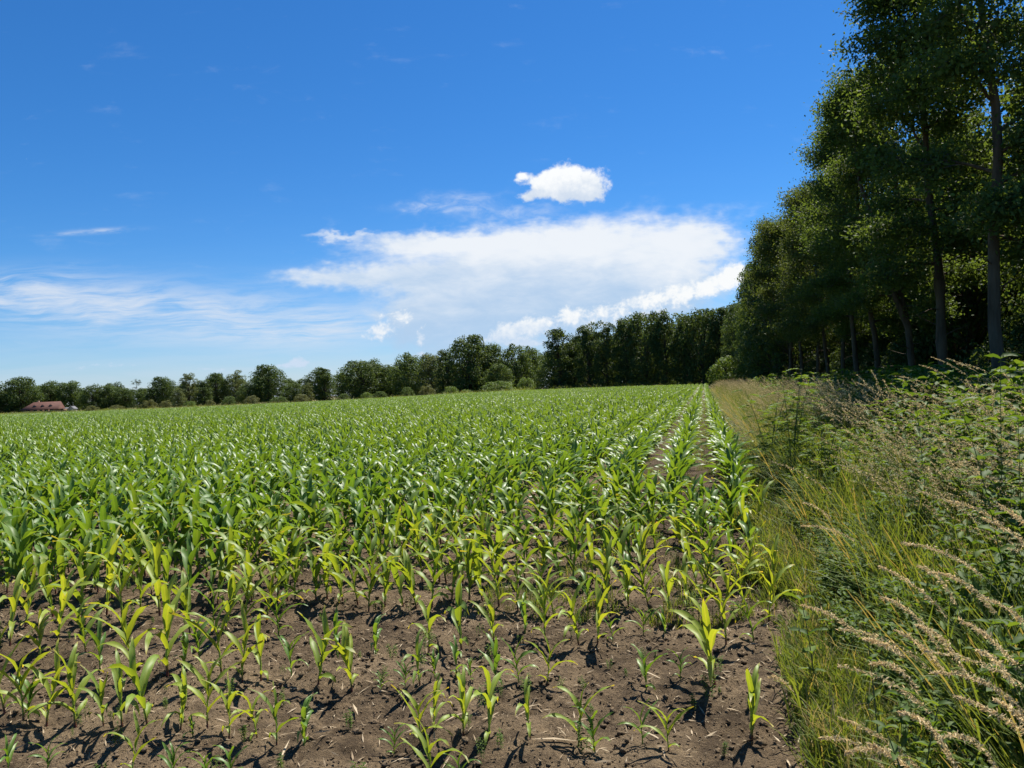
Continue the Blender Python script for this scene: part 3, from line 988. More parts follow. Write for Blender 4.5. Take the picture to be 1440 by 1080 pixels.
hx, hy, _ = at_depth(61, 575, 284.0)
hz = float(terrain(hx, hy)) - 0.5
house = thing('farmhouse', 'long low farmhouse with red tiled roof and three small dormers', 'house', (hx, hy, hz), R(9))
W, D, E_, RZ = 11.4, 6.6, 2.1, 4.8
b_ = B(); b_.box(-W / 2, W / 2, -D / 2, D / 2, 0, E_)
wall = obj('wall', b_.mesh('wall', M_brick, False), house)
roof = obj('roof', prism_roof(-W / 2 - 0.7, W / 2 + 0.4, -D / 2 - 0.6, D / 2 + 0.6, E_, RZ, 3.2).mesh('roof', M_tile, False), house)
b_ = B(); b_.box(-2.2, -1.5, 0.3, 0.9, RZ - 0.7, RZ + 0.5)
obj('chimney', b_.mesh('chimney', M_brick, False), roof)
dv = [(-0.85, 0, 0), (0.85, 0, 0), (0, 0, 1.0), (-0.85, 1.5, 0), (0.85, 1.5, 0), (0, 2.2, 1.0)]
dm = mesh('dormer', dv, [(0, 2, 5, 3), (1, 4, 5, 2), (0, 3, 4, 1)], [(0, 1, 2), (3, 5, 4)], M_tile, False)
dwin = B(); dwin.box(-0.5, 0.5, -0.03, 0.0, 0.08, 0.55)
dwm = dwin.mesh('dormer_window', M_glass, False)
slope = (RZ - E_) / (D / 2 + 0.6)
for xx in (-2.0, 0.7, 3.4):
    d_ = obj('dormer', dm, house, (xx, -D / 2 + 0.9, E_ + slope * 1.25))
    obj('window', dwm, d_)
wm_ = B(); wm_.box(-0.55, 0.55, -0.05, 0.02, 0, 1.2)
wm_ = wm_.mesh('house_window', M_glass, False)
wf_ = B()
for (a, b2, c, d2) in ((-0.65, -0.55, -0.1, 1.3), (0.55, 0.65, -0.1, 1.3), (-0.55, 0.55, -0.1, 0.0), (-0.55, 0.55, 1.2, 1.3)):
    wf_.box(a, b2, -0.07, 0.02, c, d2)
wfm = wf_.mesh('house_window_frame', M_white, False)
for xx in (-3.8, -1.4, 2.3, 4.1):
    w_ = obj('window', wm_, house, (xx, -D / 2, 0.95))
    obj('frame', wfm, w_)
b_ = B(); b_.box(0.0, 1.0, -D / 2 - 0.05, -D / 2 + 0.02, 0, 2.05)
obj('door', b_.mesh('door', M_door, False), house)
ox, oy, _ = at_depth(95, 576, 288.0)
ob = thing('outbuilding', 'small orange brick outbuilding with white gable and grey roof beside the farmhouse', 'outbuilding', (ox, oy, hz + 0.1), R(4), 0.72)
b_ = B(); b_.box(-2.4, 1.2, -2, 2, 0, 2.5)
obj('wall', b_.mesh('wall', M_orange, False), ob)
gv = [(1.2, -2.0, 0), (4.0, -2.0, 0), (4.0, -2.0, 2.3), (2.6, -2.0, 3.6), (1.2, -2.0, 2.3)]
gv += [(a, 2.0, c) for a, _b, c in gv]
gb = B(); gb.add(gv, [(0, 1, 2, 4), (5, 9, 7, 6), (0, 5, 6, 1), (1, 6, 7, 2), (0, 4, 9, 5)], [(4, 2, 3), (9, 8, 7)])
obj('gable', gb.mesh('gable', M_white, False), ob)
rb = B()
rb.add([(1.0, -2.3, 2.15), (2.6, -2.3, 3.65), (2.6, 2.3, 3.65), (1.0, 2.3, 2.15), (1.0, -2.3, 2.33), (2.6, -2.3, 3.83), (2.6, 2.3, 3.83), (1.0, 2.3, 2.33)],
       [(0, 3, 2, 1), (4, 5, 6, 7), (0, 1, 5, 4), (1, 2, 6, 5), (2, 3, 7, 6), (3, 0, 4, 7)])
rb.add([(2.6, -2.3, 3.65), (4.2, -2.3, 2.15), (4.2, 2.3, 2.15), (2.6, 2.3, 3.65), (2.6, -2.3, 3.83), (4.2, -2.3, 2.33), (4.2, 2.3, 2.33), (2.6, 2.3, 3.83)],
       [(0, 3, 2, 1), (4, 5, 6, 7), (0, 1, 5, 4), (1, 2, 6, 5), (2, 3, 7, 6), (3, 0, 4, 7)])
rb.add([(-2.6, -2.2, 2.5), (1.0, -2.2, 2.5), (1.0, 2.2, 3.0), (-2.6, 2.2, 3.0), (-2.6, -2.2, 2.68), (1.0, -2.2, 2.68), (1.0, 2.2, 3.18), (-2.6, 2.2, 3.18)],
       [(0, 3, 2, 1), (4, 5, 6, 7), (0, 1, 5, 4), (1, 2, 6, 5), (2, 3, 7, 6), (3, 0, 4, 7)])
obj('roof', rb.mesh('roof', M_slate, False), ob)
b_ = B(); b_.box(1.9, 3.2, -2.05, -1.98, 0, 1.7)
obj('door', b_.mesh('door', M_door, False), ob)

# clipped hedge in front of the farm
hb = []
rg = np.random.default_rng(31)
n = 5200
c_ = np.stack([rg.uniform(-9, 9, n), rg.uniform(-0.6, 0.6, n), rg.uniform(0, 1.15, n)], 1)
c_[:, 2] *= 0.8 + 0.3 * vnoise(c_[:, 0] * 0.9, c_[:, 1] * 0, 5)
v_, q_ = leaves(c_, rg.normal(0, 1, (n, 3)) + [0, 0, .6], rg.normal(0, 1, (n, 3)), 0.28 * rg.uniform(.7, 1.2, n))
x, y, _z = at_depth(22, 580, 277.0)
hg = obj('hedge', mesh('hedge', v_, q_, None, M_leaf_olive, False), None, (x, y, float(terrain(x, y)) - 0.1), (0, 0, R(12)))
tag(hg, 'low clipped hedge left of the farmhouse at the field edge', 'hedge')

# ------------------------------------------------------------------ maize
WIND = np.array([-0.92, -0.35])      # leaves and seed heads blow to the left


def maize_leaf(rg, L, Wd, az, a0, bend, z, segs=9, across=2, wind=0.35):
    t = np.linspace(0, 1, segs + 1)
    phi = a0 + bend * t ** 1.6
    dh = np.array([math.cos(az), math.sin(az)])[None, :] * np.ones((segs + 1, 1)) + WIND[None, :] * wind * t[:, None]
    dh += np.array([-math.sin(az), math.cos(az)])[None, :] * (rg.normal(0, 0.25) * t[:, None] ** 2)
    dh /= np.linalg.norm(dh, axis=1, keepdims=True)
    tan = np.concatenate([dh * np.sin(phi)[:, None], np.cos(phi)[:, None]], 1)
    p = np.zeros((segs + 1, 3))
    p[1:] = np.cumsum((tan[1:] + tan[:-1]) * 0.5 * L / segs, axis=0)
    p[:, 2] += z
    side = np.stack([-dh[:, 1], dh[:, 0], np.zeros(segs + 1)], 1)
    tw = rg.normal(0, 0.5) * t
    nrm = np.cross(side, tan)
    side = side * np.cos(tw)[:, None] + nrm * np.sin(tw)[:, None]
    nrm = np.cross(side, tan)
    w = Wd * 0.5 * np.clip(0.42 + 2.6 * t, 0, 1) * (1 - t ** 2.6) + 0.0008
    if across == 1:
        v = np.stack([p - side * w[:, None], p + side * w[:, None]], 1).reshape(-1, 3)
        i = np.arange(segs) * 2
        return v, np.stack([i, i + 1, i + 3, i + 2], 1)
    fold = 0.75 * (1 - t) ** 1.2 + 0.12
    ph = rg.uniform(0, 6.28)
    wav = Wd * 0.11 * np.sin(t * 15 + ph) * (t > 0.1)
    wav2 = Wd * 0.11 * np.sin(t * 17 + ph + 2) * (t > 0.1)
    lft = p - side * (w * np.cos(fold))[:, None] - nrm * (w * np.sin(fold) + wav)[:, None]
    rgt = p + side * (w * np.cos(fold))[:, None] - nrm * (w * np.sin(fold) + wav2)[:, None]
    v = np.stack([lft, p, rgt], 1).reshape(-1, 3)
    i = np.arange(segs) * 3
    return v, np.concatenate([np.stack([i, i + 1, i + 4, i + 3], 1), np.stack([i + 1, i + 2, i + 5, i + 4], 1)])


def maize_geo(seed, H, nleaf, segs=9, across=2, sides=6, vigour=1.0):
    """a young maize plant of height about H: stalk (v,q) and leaves"""
    rg = np.random.default_rng(seed)
    hs = 0.56 * H
    k = 5
    tz = np.linspace(0, 1, k)
    lean = rg.normal(0, 0.06, 2) * H
    sp_ = np.stack([lean[0] * tz ** 2, lean[1] * tz ** 2, tz * hs], 1)
    sr = (0.0085 * (1 - 0.55 * tz)) * (0.55 + 0.6 * H)
    st = tube(sp_, sr, sides)
    lv = []
    az0 = rg.uniform(0, 6.28)
    for i in range(nleaf):
        f = i / (nleaf - 1)
        z = hs * (0.16 + 0.80 * f)
        az = az0 + (i % 2) * math.pi + rg.normal(0, 0.22)
        L = H * (0.34 + 0.38 * math.sin(math.pi * min(1, 0.15 + 0.72 * f))) * rg.uniform(0.85, 1.12)
        if i == 0:
            L *= 0.6
        Wd = (0.026 + 0.062 * H) * (0.55 + 0.6 * math.sin(math.pi * (0.15 + 0.7 * f))) * vigour
        a0 = R(38 - 29 * f) + rg.normal(0, 0.09)
        bend = R(98 - 42 * f) * rg.uniform(0.45, 1.55)
        v, q = maize_leaf(rg, L, Wd, az, a0, bend, z, segs, across, 0.25 + 0.3 * f)
        v[:, 0] += np.interp(z, sp_[:, 2], sp_[:, 0]); v[:, 1] += np.interp(z, sp_[:, 2], sp_[:, 1])
        lv.append((v, q))
    return st, lv


class Kind:
    pass


maize_kinds = []
for i in range(24):
    k = Kind()
    k.H = 0.5
    st, lv = maize_geo(400 + i, 0.5, 5 + i % 3, vigour=(0.78 if i < 12 else 0.95))
    k.stalk = mesh('maize_stalk', *st, None, M_stalk)
    k.leaves = []
    for v, q in lv:
        lm = mesh('maize_leaf', v, q, None, M_maize)
        n3 = len(v) // 3
        a_ = lm.attributes.new('rib', 'FLOAT', 'POINT'); a_.data.foreach_set('value', np.tile([0.0, 1.0, 0.0], n3).astype(np.float32))
        a_ = lm.attributes.new('tip', 'FLOAT', 'POINT'); a_.data.foreach_set('value', np.repeat(np.linspace(0, 1, n3), 3).astype(np.float32))
        k.leaves.append(lm)
    mb = B(); mb.add(*st)
    ns_ = len(st[1])
    for v, q in lv:
        mb.add(v, q)
    k.whole = mb.mesh('maize_whole', M_maize_crop)
    maize_kinds.append(k)

rng = np.random.default_rng(21)
plants = []      # (x, y, height, yellow 0..1, kind, tilt)
HAND = [  # base px, base py, height px
    (7, 1010, 100), (33, 1017, 95), (40, 1015, 60), (65, 1018, 95), (106, 1022, 105), (146, 1027, 72), (172, 1024, 92), (208, 1029, 105),
    (254, 1034, 80), (292, 1032, 92), (322, 1041, 78), (362, 1040, 66), (389, 1052, 75), (428, 1052, 62), (271, 1041, 30),
    (14, 915, 92), (56, 929, 68), (81, 915, 95), (121, 925, 74), (141, 946, 58), (190, 953, 105), (235, 950, 128), (259, 946, 50), (281, 939, 60),
    (312, 960, 98), (341, 962, 90), (367, 960, 90), (410, 953, 58), (447, 966, 95), (473, 911, 58),
    (35, 886, 80), (75, 872, 85), (116, 883, 118), (150, 870, 96), (172, 879, 100), (198, 866, 80), (225, 869, 105), (267, 890, 80), (300, 880, 62), (317, 897, 78), (345, 888, 80),
    (375, 872, 80), (392, 895, 62),
    (495, 971, 85), (528, 915, 52), (603, 915, 76), (649, 913, 92), (695, 908, 68), (739, 897, 60), (767, 906, 78), (814, 908, 78), (840, 911, 78), (862, 904, 38),
    (536, 974, 26), (570, 974, 36), (591, 971, 66), (612, 964, 38), (642, 960, 52), (663, 964, 30), (698, 973, 62), (730, 969, 52), (770, 967, 66),
    (909, 973, 58), (957, 962, 40), (554, 1055, 38), (591, 1052, 80), (610, 1038, 70), (652, 1047, 86), (687, 1050, 104), (747, 1052, 74), (814, 1052, 86),
    (837, 1059, 62), (904, 1052, 54), (941, 1062, 68), (608, 1102, 92), (649, 1102, 46),
    (12, 1086, 50), (67, 1092, 46), (186, 1096, 70), (243, 1094, 52), (292, 1098, 48), (327, 1098, 52),
    (1006, 973, 120), (1021, 908, 86), (1060, 904, 64), (1057, 1038, 98), (995, 834, 62), (1037, 823, 66), (905, 893, 40), (935, 890, 36), (880, 850, 60)]
for (px, py, hp) in HAND:
    x, y = ground_at(px, py)
    H = hp / F * y * 1.22
    plants.append([x, y, max(H, 0.10), np.clip(0.75 + rng.normal(0, 0.22), 0, 1), None])


def growth(u, v):
    """how well the crop grows: better to the left and further in, poor at the corner"""
    g_ = 0.5 * (v - 4.6) / 3.2 + 0.5 * (-u - 0.2) / 3.6 + 0.28 * (vnoise(np.array(u * 0.9), np.array(v * 0.9), 9) - 0.5)
    return float(np.clip(g_, 0, 1))


SP = 0.72
V_HEAD = [5.22 + SP * i for i in range(6)]          # headland rows, across the field
for v0 in V_HEAD:
    u = -11.0
    while u < 0.55:
        g_ = growth(u, v0)
        if rng.random() < 0.80 + 0.2 * g_:
            x, y = uv2xy(u + rng.normal(0, 0.015), v0 + rng.normal(0, 0.045))
            H = (0.40 + 0.28 * g_) * rng.uniform(0.78, 1.14)
            plants.append([x, y, H, np.clip(0.95 - 0.95 * g_ + rng.normal(0, 0.16), 0, 1), None])
        u += rng.uniform(0.085, 0.13) + 0.03 * (1 - g_)
V0 = V_HEAD[-1] + 0.55                               # main rows start here and run away from the camera
ROWS_U = [0.34, -0.40] + [-1.20 - 0.74 * i for i in range(400)]
NEAR_V = 15.0
for ri, u0 in enumerate(ROWS_U):
    if u0 < -14:
        break
    v = V0 + rng.uniform(0, 0.2)
    while v < NEAR_V:
        x, y = uv2xy(u0 + rng.normal(0, 0.03), v)
        ge = growth(u0, v)
        H = (0.52 + 0.15 * ge) * rng.uniform(0.85, 1.12)
        plants.append([x, y, H, np.clip(0.6 - 0.6 * ge + rng.normal(0, 0.16), 0, 1), None])
        v += rng.uniform(0.12, 0.18)
info = []
for i, p in enumerate(plants):
    a = project(p[0], p[1], p[2] * 0.5)
    t_ = project(p[0], p[1], p[2])
    vis = a is not None and -12 < a[0] < 1452 and t_[1] < 1078
    info.append((p[2] / p[1] if vis else -1, i, a))
order = sorted(info, key=lambda r: -r[0])
# a plant right behind many others shows nothing: the headland and its first dense rows come first
chosen = [i for s_, i, a in order if s_ > 0][:298]
chosen_set = set(chosen)


def maize_colour(yel):
    a = np.array([0.095, 0.190, 0.030]); b2 = np.array([0.265, 0.335, 0.045])
    return a + (b2 - a) * yel


named = {}
rows_of = {}
for i in chosen:
    x, y, H, yel, _ = plants[i]
    if i < len(HAND):
        u, v = xy2uv(x, y)
        key = 'nearest row at the bottom edge' if HAND[i][1] > 1080 else 'first full row from the bottom' if HAND[i][1] > 995 else 'second row from the bottom' if HAND[i][1] > 935 else 'third row from the bottom'
        rows_of.setdefault(key, []).append((project(x, y, 0)[0], i))
    else:
        pass
for key, lst in rows_of.items():
    lst.sort()
    for k_, (_, i) in enumerate(lst):
        H, yel = plants[i][2], plants[i][3]
        look = ('tiny' if H < 0.17 else 'short' if H < 0.29 else 'tall' if H > 0.42 else 'medium') + (' yellow-green' if yel > 0.62 else ' green')
        named[i] = '%s maize plant, %s from left in the %s' % (look, ORD[k_] if k_ < 30 else 'thirty-%s' % ORD[k_ - 30], key)


def make_maize(i):
    x, y, H, yel, _ = plants[i]
    kd = maize_kinds[(int(rng.integers(12)) if (H < 0.42 or yel > 0.6) else 12 + int(rng.integers(12)))]
    if i in named:
        lab = named[i]
    elif i < len(HAND):
        lab = 'small maize plant on the bare soil'
    else:
        u, v = xy2uv(x, y)
        if v < V0 - 0.3:
            r_ = min(range(6), key=lambda k_: abs(V_HEAD[k_] - v))
            lab = '%s maize plant in the %s cross row beyond the sparse front rows' % ('yellow-green' if yel > 0.5 else 'deep green', ORD[r_])
        else:
            lab = '%s maize plant in the lengthwise rows beyond the headland' % ('yellow-green' if yel > 0.5 else 'deep green')
    t = thing('maize_plant', lab, 'maize plant', (x, y, gz(x, y) - 0.008), rng.uniform(-0.6, 0.6) + (math.pi if rng.random() < 0.5 else 0), 1.0,
              'maize plants of the near rows')
    s = H / 0.5
    t.scale = (s * 0.97, s * 0.97, s)
    t.rotation_euler = (rng.normal(0, 0.06), rng.normal(-0.05, 0.07), t.rotation_euler[2])
    c3 = maize_colour(yel) * rng.uniform(0.9, 1.1)
    o = obj('stalk', kd.stalk, t); o.color = (*(c3 * 1.15), 1)
    for lm in kd.leaves:
        o = obj('leaf', lm, t); o.color = (*c3, 1)
    return t


for i in chosen:
    make_maize(i)

# the rest of the crop: one object
seg_near, seg_mid, seg_far = [], [], []


def crop_patch(seed, nrow, length, step, H, segs, across, nleaf, sides=3, stalk=True):
    rg = np.random.default_rng(seed)
    b_ = B()
    for r_ in range(nrow):
        v = rg.uniform(0, step)
        while v < length:
            st, lv = maize_geo(int(rg.integers(1 << 30)), H * rg.uniform(0.85, 1.13), nleaf, segs, across, sides)
            off = np.array([(r_ - (nrow - 1) / 2) * 0.74 + rg.normal(0, 0.035), v - length / 2, 0])
            if stalk:
                b_.add(st[0] + off, st[1])
            for vv, qq in lv:
                b_.add(vv + off, qq)
            v += step * rg.uniform(0.8, 1.2)
    return b_.mesh('crop_patch', M_maize_crop)


seg_near = [crop_patch(600 + i, 1, 1.2, 0.15, 0.66, 6, 2, 7) for i in range(8)]
seg_mid = [crop_patch(620 + i, 2, 1.48, 0.16, 0.66, 4, 1, 6, 3) for i in range(6)]
seg_far = [crop_patch(640 + i, 4, 2.96, 0.20, 0.66, 3, 1, 5, 3, False) for i in range(5)]
SRC = [k.whole for k in maize_kinds] + seg_near + seg_mid + seg_far
PT, RT, SCL, IX = [], [], [], []
for i, p in enumerate(plants):
    if i in chosen_set:
        continue
    x, y, H = p[0], p[1], p[2]
    if i < len(HAND) and project(x, y, H) and project(x, y, H)[1] > 1085:
        continue
    PT.append((x, y, gz(x, y) - 0.01)); RT.append((0, 0, rng.uniform(-0.6, 0.6) + (math.pi if rng.random() < .5 else 0)))
    SCL.append((H / 0.5,) * 3); IX.append(int(rng.integers(12)) + (0 if p[3] > 0.6 else 12))


def in_view(x, y, pad=60):
    if y < 1:
        return False
    a = 720 + F * x / y
    return -420 < a < 1500


for u0 in ROWS_U:
    # near: single rows from NEAR_V to 42 m
    v = NEAR_V + 0.6
    while v < 42:
        x, y = uv2xy(u0, v)
        if in_view(x, y):
            PT.append((x, y, float(terrain(x, y)))); RT.append((0, 0, -TH + (math.pi if rng.random() < .0 else 0))); SCL.append((1, 1, rng.uniform(0.9, 1.1)))
            IX.append(24 + int(rng.integers(8)))
        v += 1.2
for ri in range(0, 398, 2):
    u0 = (ROWS_U[ri] + ROWS_U[ri + 1]) / 2
    v = 42 + 0.74
    while v < 90:
        x, y = uv2xy(u0, v)
        if in_view(x, y) and y < far_edge(x) - 1:
            PT.append((x, y, float(terrain(x, y)))); RT.append((0, 0, -TH)); SCL.append((1, 1, rng.uniform(0.92, 1.08))); IX.append(32 + int(rng.integers(6)))
        v += 1.48
for ri in range(0, 396, 4):
    u0 = sum(ROWS_U[ri:ri + 4]) / 4
    v = 90 + 1.48
    while v < 330:
        x, y = uv2xy(u0, v)
        if in_view(x, y) and y < far_edge(x) - 1.5 and v < 146:
            PT.append((x, y, float(terrain(x, y)))); RT.append((0, 0, -TH)); SCL.append((1, 1, rng.uniform(0.92, 1.08))); IX.append(38 + int(rng.integers(5)))
        elif in_view(x, y) and y < far_edge(x) - 1.5:
            PT.append((x, y, float(terrain(x, y)))); RT.append((0, 0, -TH)); SCL.append((1, 1, rng.uniform(0.92, 1.08))); IX.append(38 + int(rng.integers(5)))
        v += 2.96
scatter('maize_crop', SRC, PT, RT, SCL, IX, 'dense green maize crop filling the field to the far trees')
print('crop instances', len(PT), 'individuals', len(chosen))

# ------------------------------------------------------------------ litter and clods on the bare soil
rg = np.random.default_rng(41)
n = 26000
x = rg.uniform(-6, 3.2, n); y = 1.9 + 9 * rg.random(n) ** 1.6
u_, v_uv = xy2uv(x, y)
k_ = u_ < 0.9
x, y = x[k_], y[k_]; n = len(x)
z = terrain(x, y) + relief(x, y) + 0.008
cl_ = np.stack([x, y, z], 1)
patchy = vnoise(x * 1.1, y * 1.1, 15)
L_ = 0.008 + 0.085 * rg.random(n) ** 3.5 + 0.012 * (patchy > 0.6)
v_, q_ = leaves(cl_, rg.normal(0, 0.35, (n, 3)) + [0, 0, 1], rg.normal(0, 1, (n, 3)) * [1, 1, 0.15], L_, 0.10)
for (px, py, ln, wd, az) in ((915, 955, 0.20, 0.009, 2.4), (920, 1040, 0.16, 0.010, 2.3), (500, 1000, 0.12, 0.012, 2.0), (780, 1055, 0.22, 0.012, 0.1),
                             (715, 832, 0.16, 0.011, 0.2), (330, 1000, 0.18, 0.010, -0.2), (400, 1062, 0.2, 0.010, 1.6), (935, 850, 0.14, 0.011, 0.1),
                             (735, 915, 0.12, 0.011, 0.1), (20, 1060, 0.15, 0.011, 1.2), (640, 1010, 0.14, 0.010, 0.8), (1010, 965, 0.2, 0.010, -0.5)):
    a, b2 = ground_at(px, py)
    vv, qq = leaves(np.array([[a, b2, gz(a, b2) + 0.015]]), np.array([[0.1, -0.2, 1.0]]), np.array([[math.cos(az), math.sin(az), 0.1]]), [ln], wd / ln)
    q_ = np.concatenate([q_, qq + len(v_)]); v_ = np.concatenate([v_, vv])
tag(obj('straw_litter', mesh('straw_litter', v_, q_, None, M_straw, False)), 'bits of dry straw and old maize stalk on the soil', kind='stuff')


def clod_mesh(seed):
    rg = np.random.default_rng(seed)
    nr, ns = 5, 8
    vs = []
    for i in range(nr + 1):
        th = math.pi * i / nr
        for j in range(ns):
            ph = 2 * math.pi * j / ns
            r_ = 1 + rg.normal(0, 0.26)
            vs.append((math.sin(th) * math.cos(ph) * r_, math.sin(th) * math.sin(ph) * r_ * 0.8, math.cos(th) * r_ * 0.5))
    q = [(i * ns + j, (i + 1) * ns + j, (i + 1) * ns + (j + 1) % ns, i * ns + (j + 1) % ns) for i in range(nr) for j in range(ns)]
    return mesh('clod', vs, q, None, M_clod, False)


n = 70000
x = rg.uniform(-6, 3.2, n); y = 1.9 + 9 * rg.random(n) ** 1.5
u_, _v = xy2uv(x, y)
k_ = (u_ < 0.8) & (rg.random(n) < 0.25 + vnoise(x * 2, y * 2, 19))
x, y = x[k_], y[k_]; n = len(x)
s = 0.002 + 0.0055 * rg.random(n) + 0.016 * rg.random(n) ** 14.0
scatter('soil_clods', [clod_mesh(i) for i in range(5)], np.stack([x, y, terrain(x, y) + relief(x, y) + s * 0.35], 1),
        rg.uniform(-0.4, 6.28, (n, 3)) * [0.1, 0.1, 1], np.repeat(s[:, None], 3, 1), rg.integers(0, 5, n), 'loose crumbs and clods of brown soil')


# ------------------------------------------------------------------ verge
def blade(rg, L, wd, az, a0, bend, base, segs=5, wind=0.6):
    v, q = maize_leaf(rg, L, wd, az, a0, bend, 0.0, segs, 1, wind)
    return v + base, q


def tuft(seed, n, L, spread, wd=0.006):
    rg = np.random.default_rng(seed)
    b_ = B()
    for _ in range(n):
        r_ = spread * math.sqrt(rg.random()); a = rg.uniform(0, 6.28)
        b_.add(*blade(rg, L * rg.uniform(0.5, 1.2), wd * rg.uniform(0.6, 1.7), rg.uniform(0, 6.28), rg.uniform(0.03, 0.45), rg.uniform(0.15, 1.3),
                      np.array([math.cos(a) * r_, math.sin(a) * r_, 0]), 5, rg.uniform(0.0, 0.55)))
    return b_


def panicle(rg, pts, axis_len, n, b_, size=0.010, droop=0.6):
    """spikelets on short side branches along the last stretch of the stem"""
    seg = np.linalg.norm(np.diff(pts, axis=0), axis=1); cum = np.concatenate([[0], np.cumsum(seg)])
    tot = cum[-1]
    f = rg.random(n) ** 0.9
    s = tot - axis_len * (1 - f)
    c = np.stack([np.interp(s, cum, pts[:, k]) for k in range(3)], 1)
    ln = 0.012 * np.sin(math.pi * np.clip(0.15 + 0.8 * f, 0, 1)) + 0.004
    ax = np.diff(pts, axis=0)[-3:].sum(0); ax /= np.linalg.norm(ax)
    d = rg.normal(0, 0.6, (n, 3)) + ax * 1.1; d[:, :2] += WIND * 0.3; d[:, 2] -= droop
    d /= np.linalg.norm(d, axis=1, keepdims=True)
    off = d * (ln * rg.uniform(0.2, 1.15, n))[:, None]
    v, q = leaves(c + off, rg.normal(0, 1, (n, 3)), d + rg.normal(0, 0.3, (n, 3)), size * rg.uniform(0.7, 1.7, n), 0.24)
    b_.add(v, q)


def stem_pts(rg, H, reach, k=12, az=None, nod=0.10):
    """an arching grass stem blown to the left: tip at (reach left, H * about 0.9)"""
    t = np.linspace(0, 1, k)
    w = WIND if az is None else np.array([math.cos(az), math.sin(az)])
    ho = reach * (0.35 * t + 0.65 * t ** 3.0)
    z = H * (t - nod * t ** 5)
    side = rg.normal(0, 0.04)
    return np.stack([w[0] * ho - w[1] * side * t * t, w[1] * ho + w[0] * side * t * t, z], 1)


grass_short = []
for i in range(6):
    grass_short.append(tuft(700 + i, 34, 0.26, 0.13).mesh('grass_tuft', M_grass))
for i in range(4):
    grass_short.append(tuft(720 + i, 36, 0.55, 0.17, 0.007).mesh('grass_tuft', M_grass))
for i in range(3):
    grass_short.append(tuft(740 + i, 22, 0.30, 0.12, 0.004).mesh('dry_tuft', M_drygrass))
tall_kinds = []
for i in range(6):
    rg = np.random.default_rng(760 + i)
    sb, pb = B(), B()
    for _ in range(6):
        H = rg.uniform(0.7, 1.18)
        p0 = np.array([rg.normal(0, 0.14), rg.normal(0, 0.14), 0])
        pts = stem_pts(rg, H, H * rg.uniform(0.2, 0.6), 9, math.atan2(WIND[1], WIND[0]) + rg.normal(0, 0.45), rg.uniform(0.05, 0.25)) + p0
        sb.tube(pts, np.linspace(0.0022, 0.0011, 9), 3)
        panicle(rg, pts, 0.22 * H * rg.uniform(0.7, 1.2), 60 if i % 2 else 26, pb, 0.010, rg.uniform(0.2, 0.7))
    for _ in range(34):
        p0 = np.array([rg.normal(0, 0.14), rg.normal(0, 0.14), rg.uniform(0, 0.35)])
        sb.add(*blade(rg, rg.uniform(0.25, 0.55), 0.0055, rg.uniform(0, 6.28), rg.uniform(0.1, 0.6), rg.uniform(0.4, 1.6), p0))
    m1 = sb.mesh('tall_grass', M_stem if i % 2 else M_grass)
    m1.materials.append(M_seed)
    nb = len(m1.polygons)
    # one mesh for the scatter: join stems and seed heads
    v1 = np.concatenate(sb.v); q1 = np.concatenate(sb.q)
    v2 = np.concatenate(pb.v); q2 = np.concatenate(pb.q)
    me = mesh('tall_grass_clump', np.concatenate([v1, v2]), np.concatenate([q1, q2 + len(v1)]), None, M_stem if i % 2 else M_grass)
    me.materials.append(M_seed)
    mi = np.zeros(len(me.polygons), np.int32); mi[len(q1):] = 1
    me.polygons.foreach_set('material_index', mi)
    tall_kinds.append(me)


def weed_geo(seed, H, pairs, leaf, n_stem, spread):
    """nettle-like herb: upright stems with opposite toothed leaves"""
    rg = np.random.default_rng(seed)
    sb, lb = B(), B()
    for _ in range(n_stem):
        h = H * rg.uniform(0.75, 1.1)
        p0 = np.array([rg.normal(0, spread), rg.normal(0, spread), 0])
        t = np.linspace(0, 1, 7)
        ln = rg.normal(0, 0.09, 2) * h + WIND * 0.08 * h
        pts = np.stack([ln[0] * t ** 2, ln[1] * t ** 2, h * t], 1) + p0
        sb.tube(pts, np.linspace(0.004, 0.0015, 7), 4)
        az = rg.uniform(0, 6.28)
        for k in range(pairs):
            f = 0.22 + 0.78 * k / (pairs - 1)
            c = np.array([np.interp(f, t, pts[:, a]) for a in range(3)])
            for sgn in (0, math.pi):
                a = az + k * math.pi / 2 + sgn + rg.normal(0, 0.2)
                L = leaf * rg.uniform(0.75, 1.15) * (0.55 + 0.9 * math.sin(math.pi * min(1, 0.2 + 0.75 * (1 - f) + 0.1)))
                v, q = maize_leaf(rg, L * 1.15, L * 0.52, a, R(60) + rg.normal(0, 0.2), R(55) * rg.uniform(0.5, 1.2), 0, 4, 2, 0.15)
                lb.add(v + c, q)
    return sb, lb


weed_kinds = []
for i in range(7):
    sb, lb = weed_geo(800 + i, (0.55, 0.7, 0.85, 0.5, 1.0, 0.8, 0.65)[i], 9, (0.07, 0.085, 0.08, 0.06, 0.09, 0.10, 0.05)[i], 4, 0.10)
    v1, q1 = np.concatenate(sb.v), np.concatenate(sb.q)
    v2, q2 = np.concatenate(lb.v), np.concatenate(lb.q)
    me = mesh('weed', np.concatenate([v1, v2]), np.concatenate([q1, q2 + len(v1)]), None, M_weedstem)
    me.materials.append(M_weed)
    mi = np.zeros(len(me.polygons), np.int32); mi[len(q1):] = 1
    me.polygons.foreach_set('material_index', mi)
    weed_kinds.append(me)

rng = np.random.default_rng(51)


def verge_height(u):
    return np.clip(0.28 + 0.42 * (u - 0.5), 0.2, 1.25)


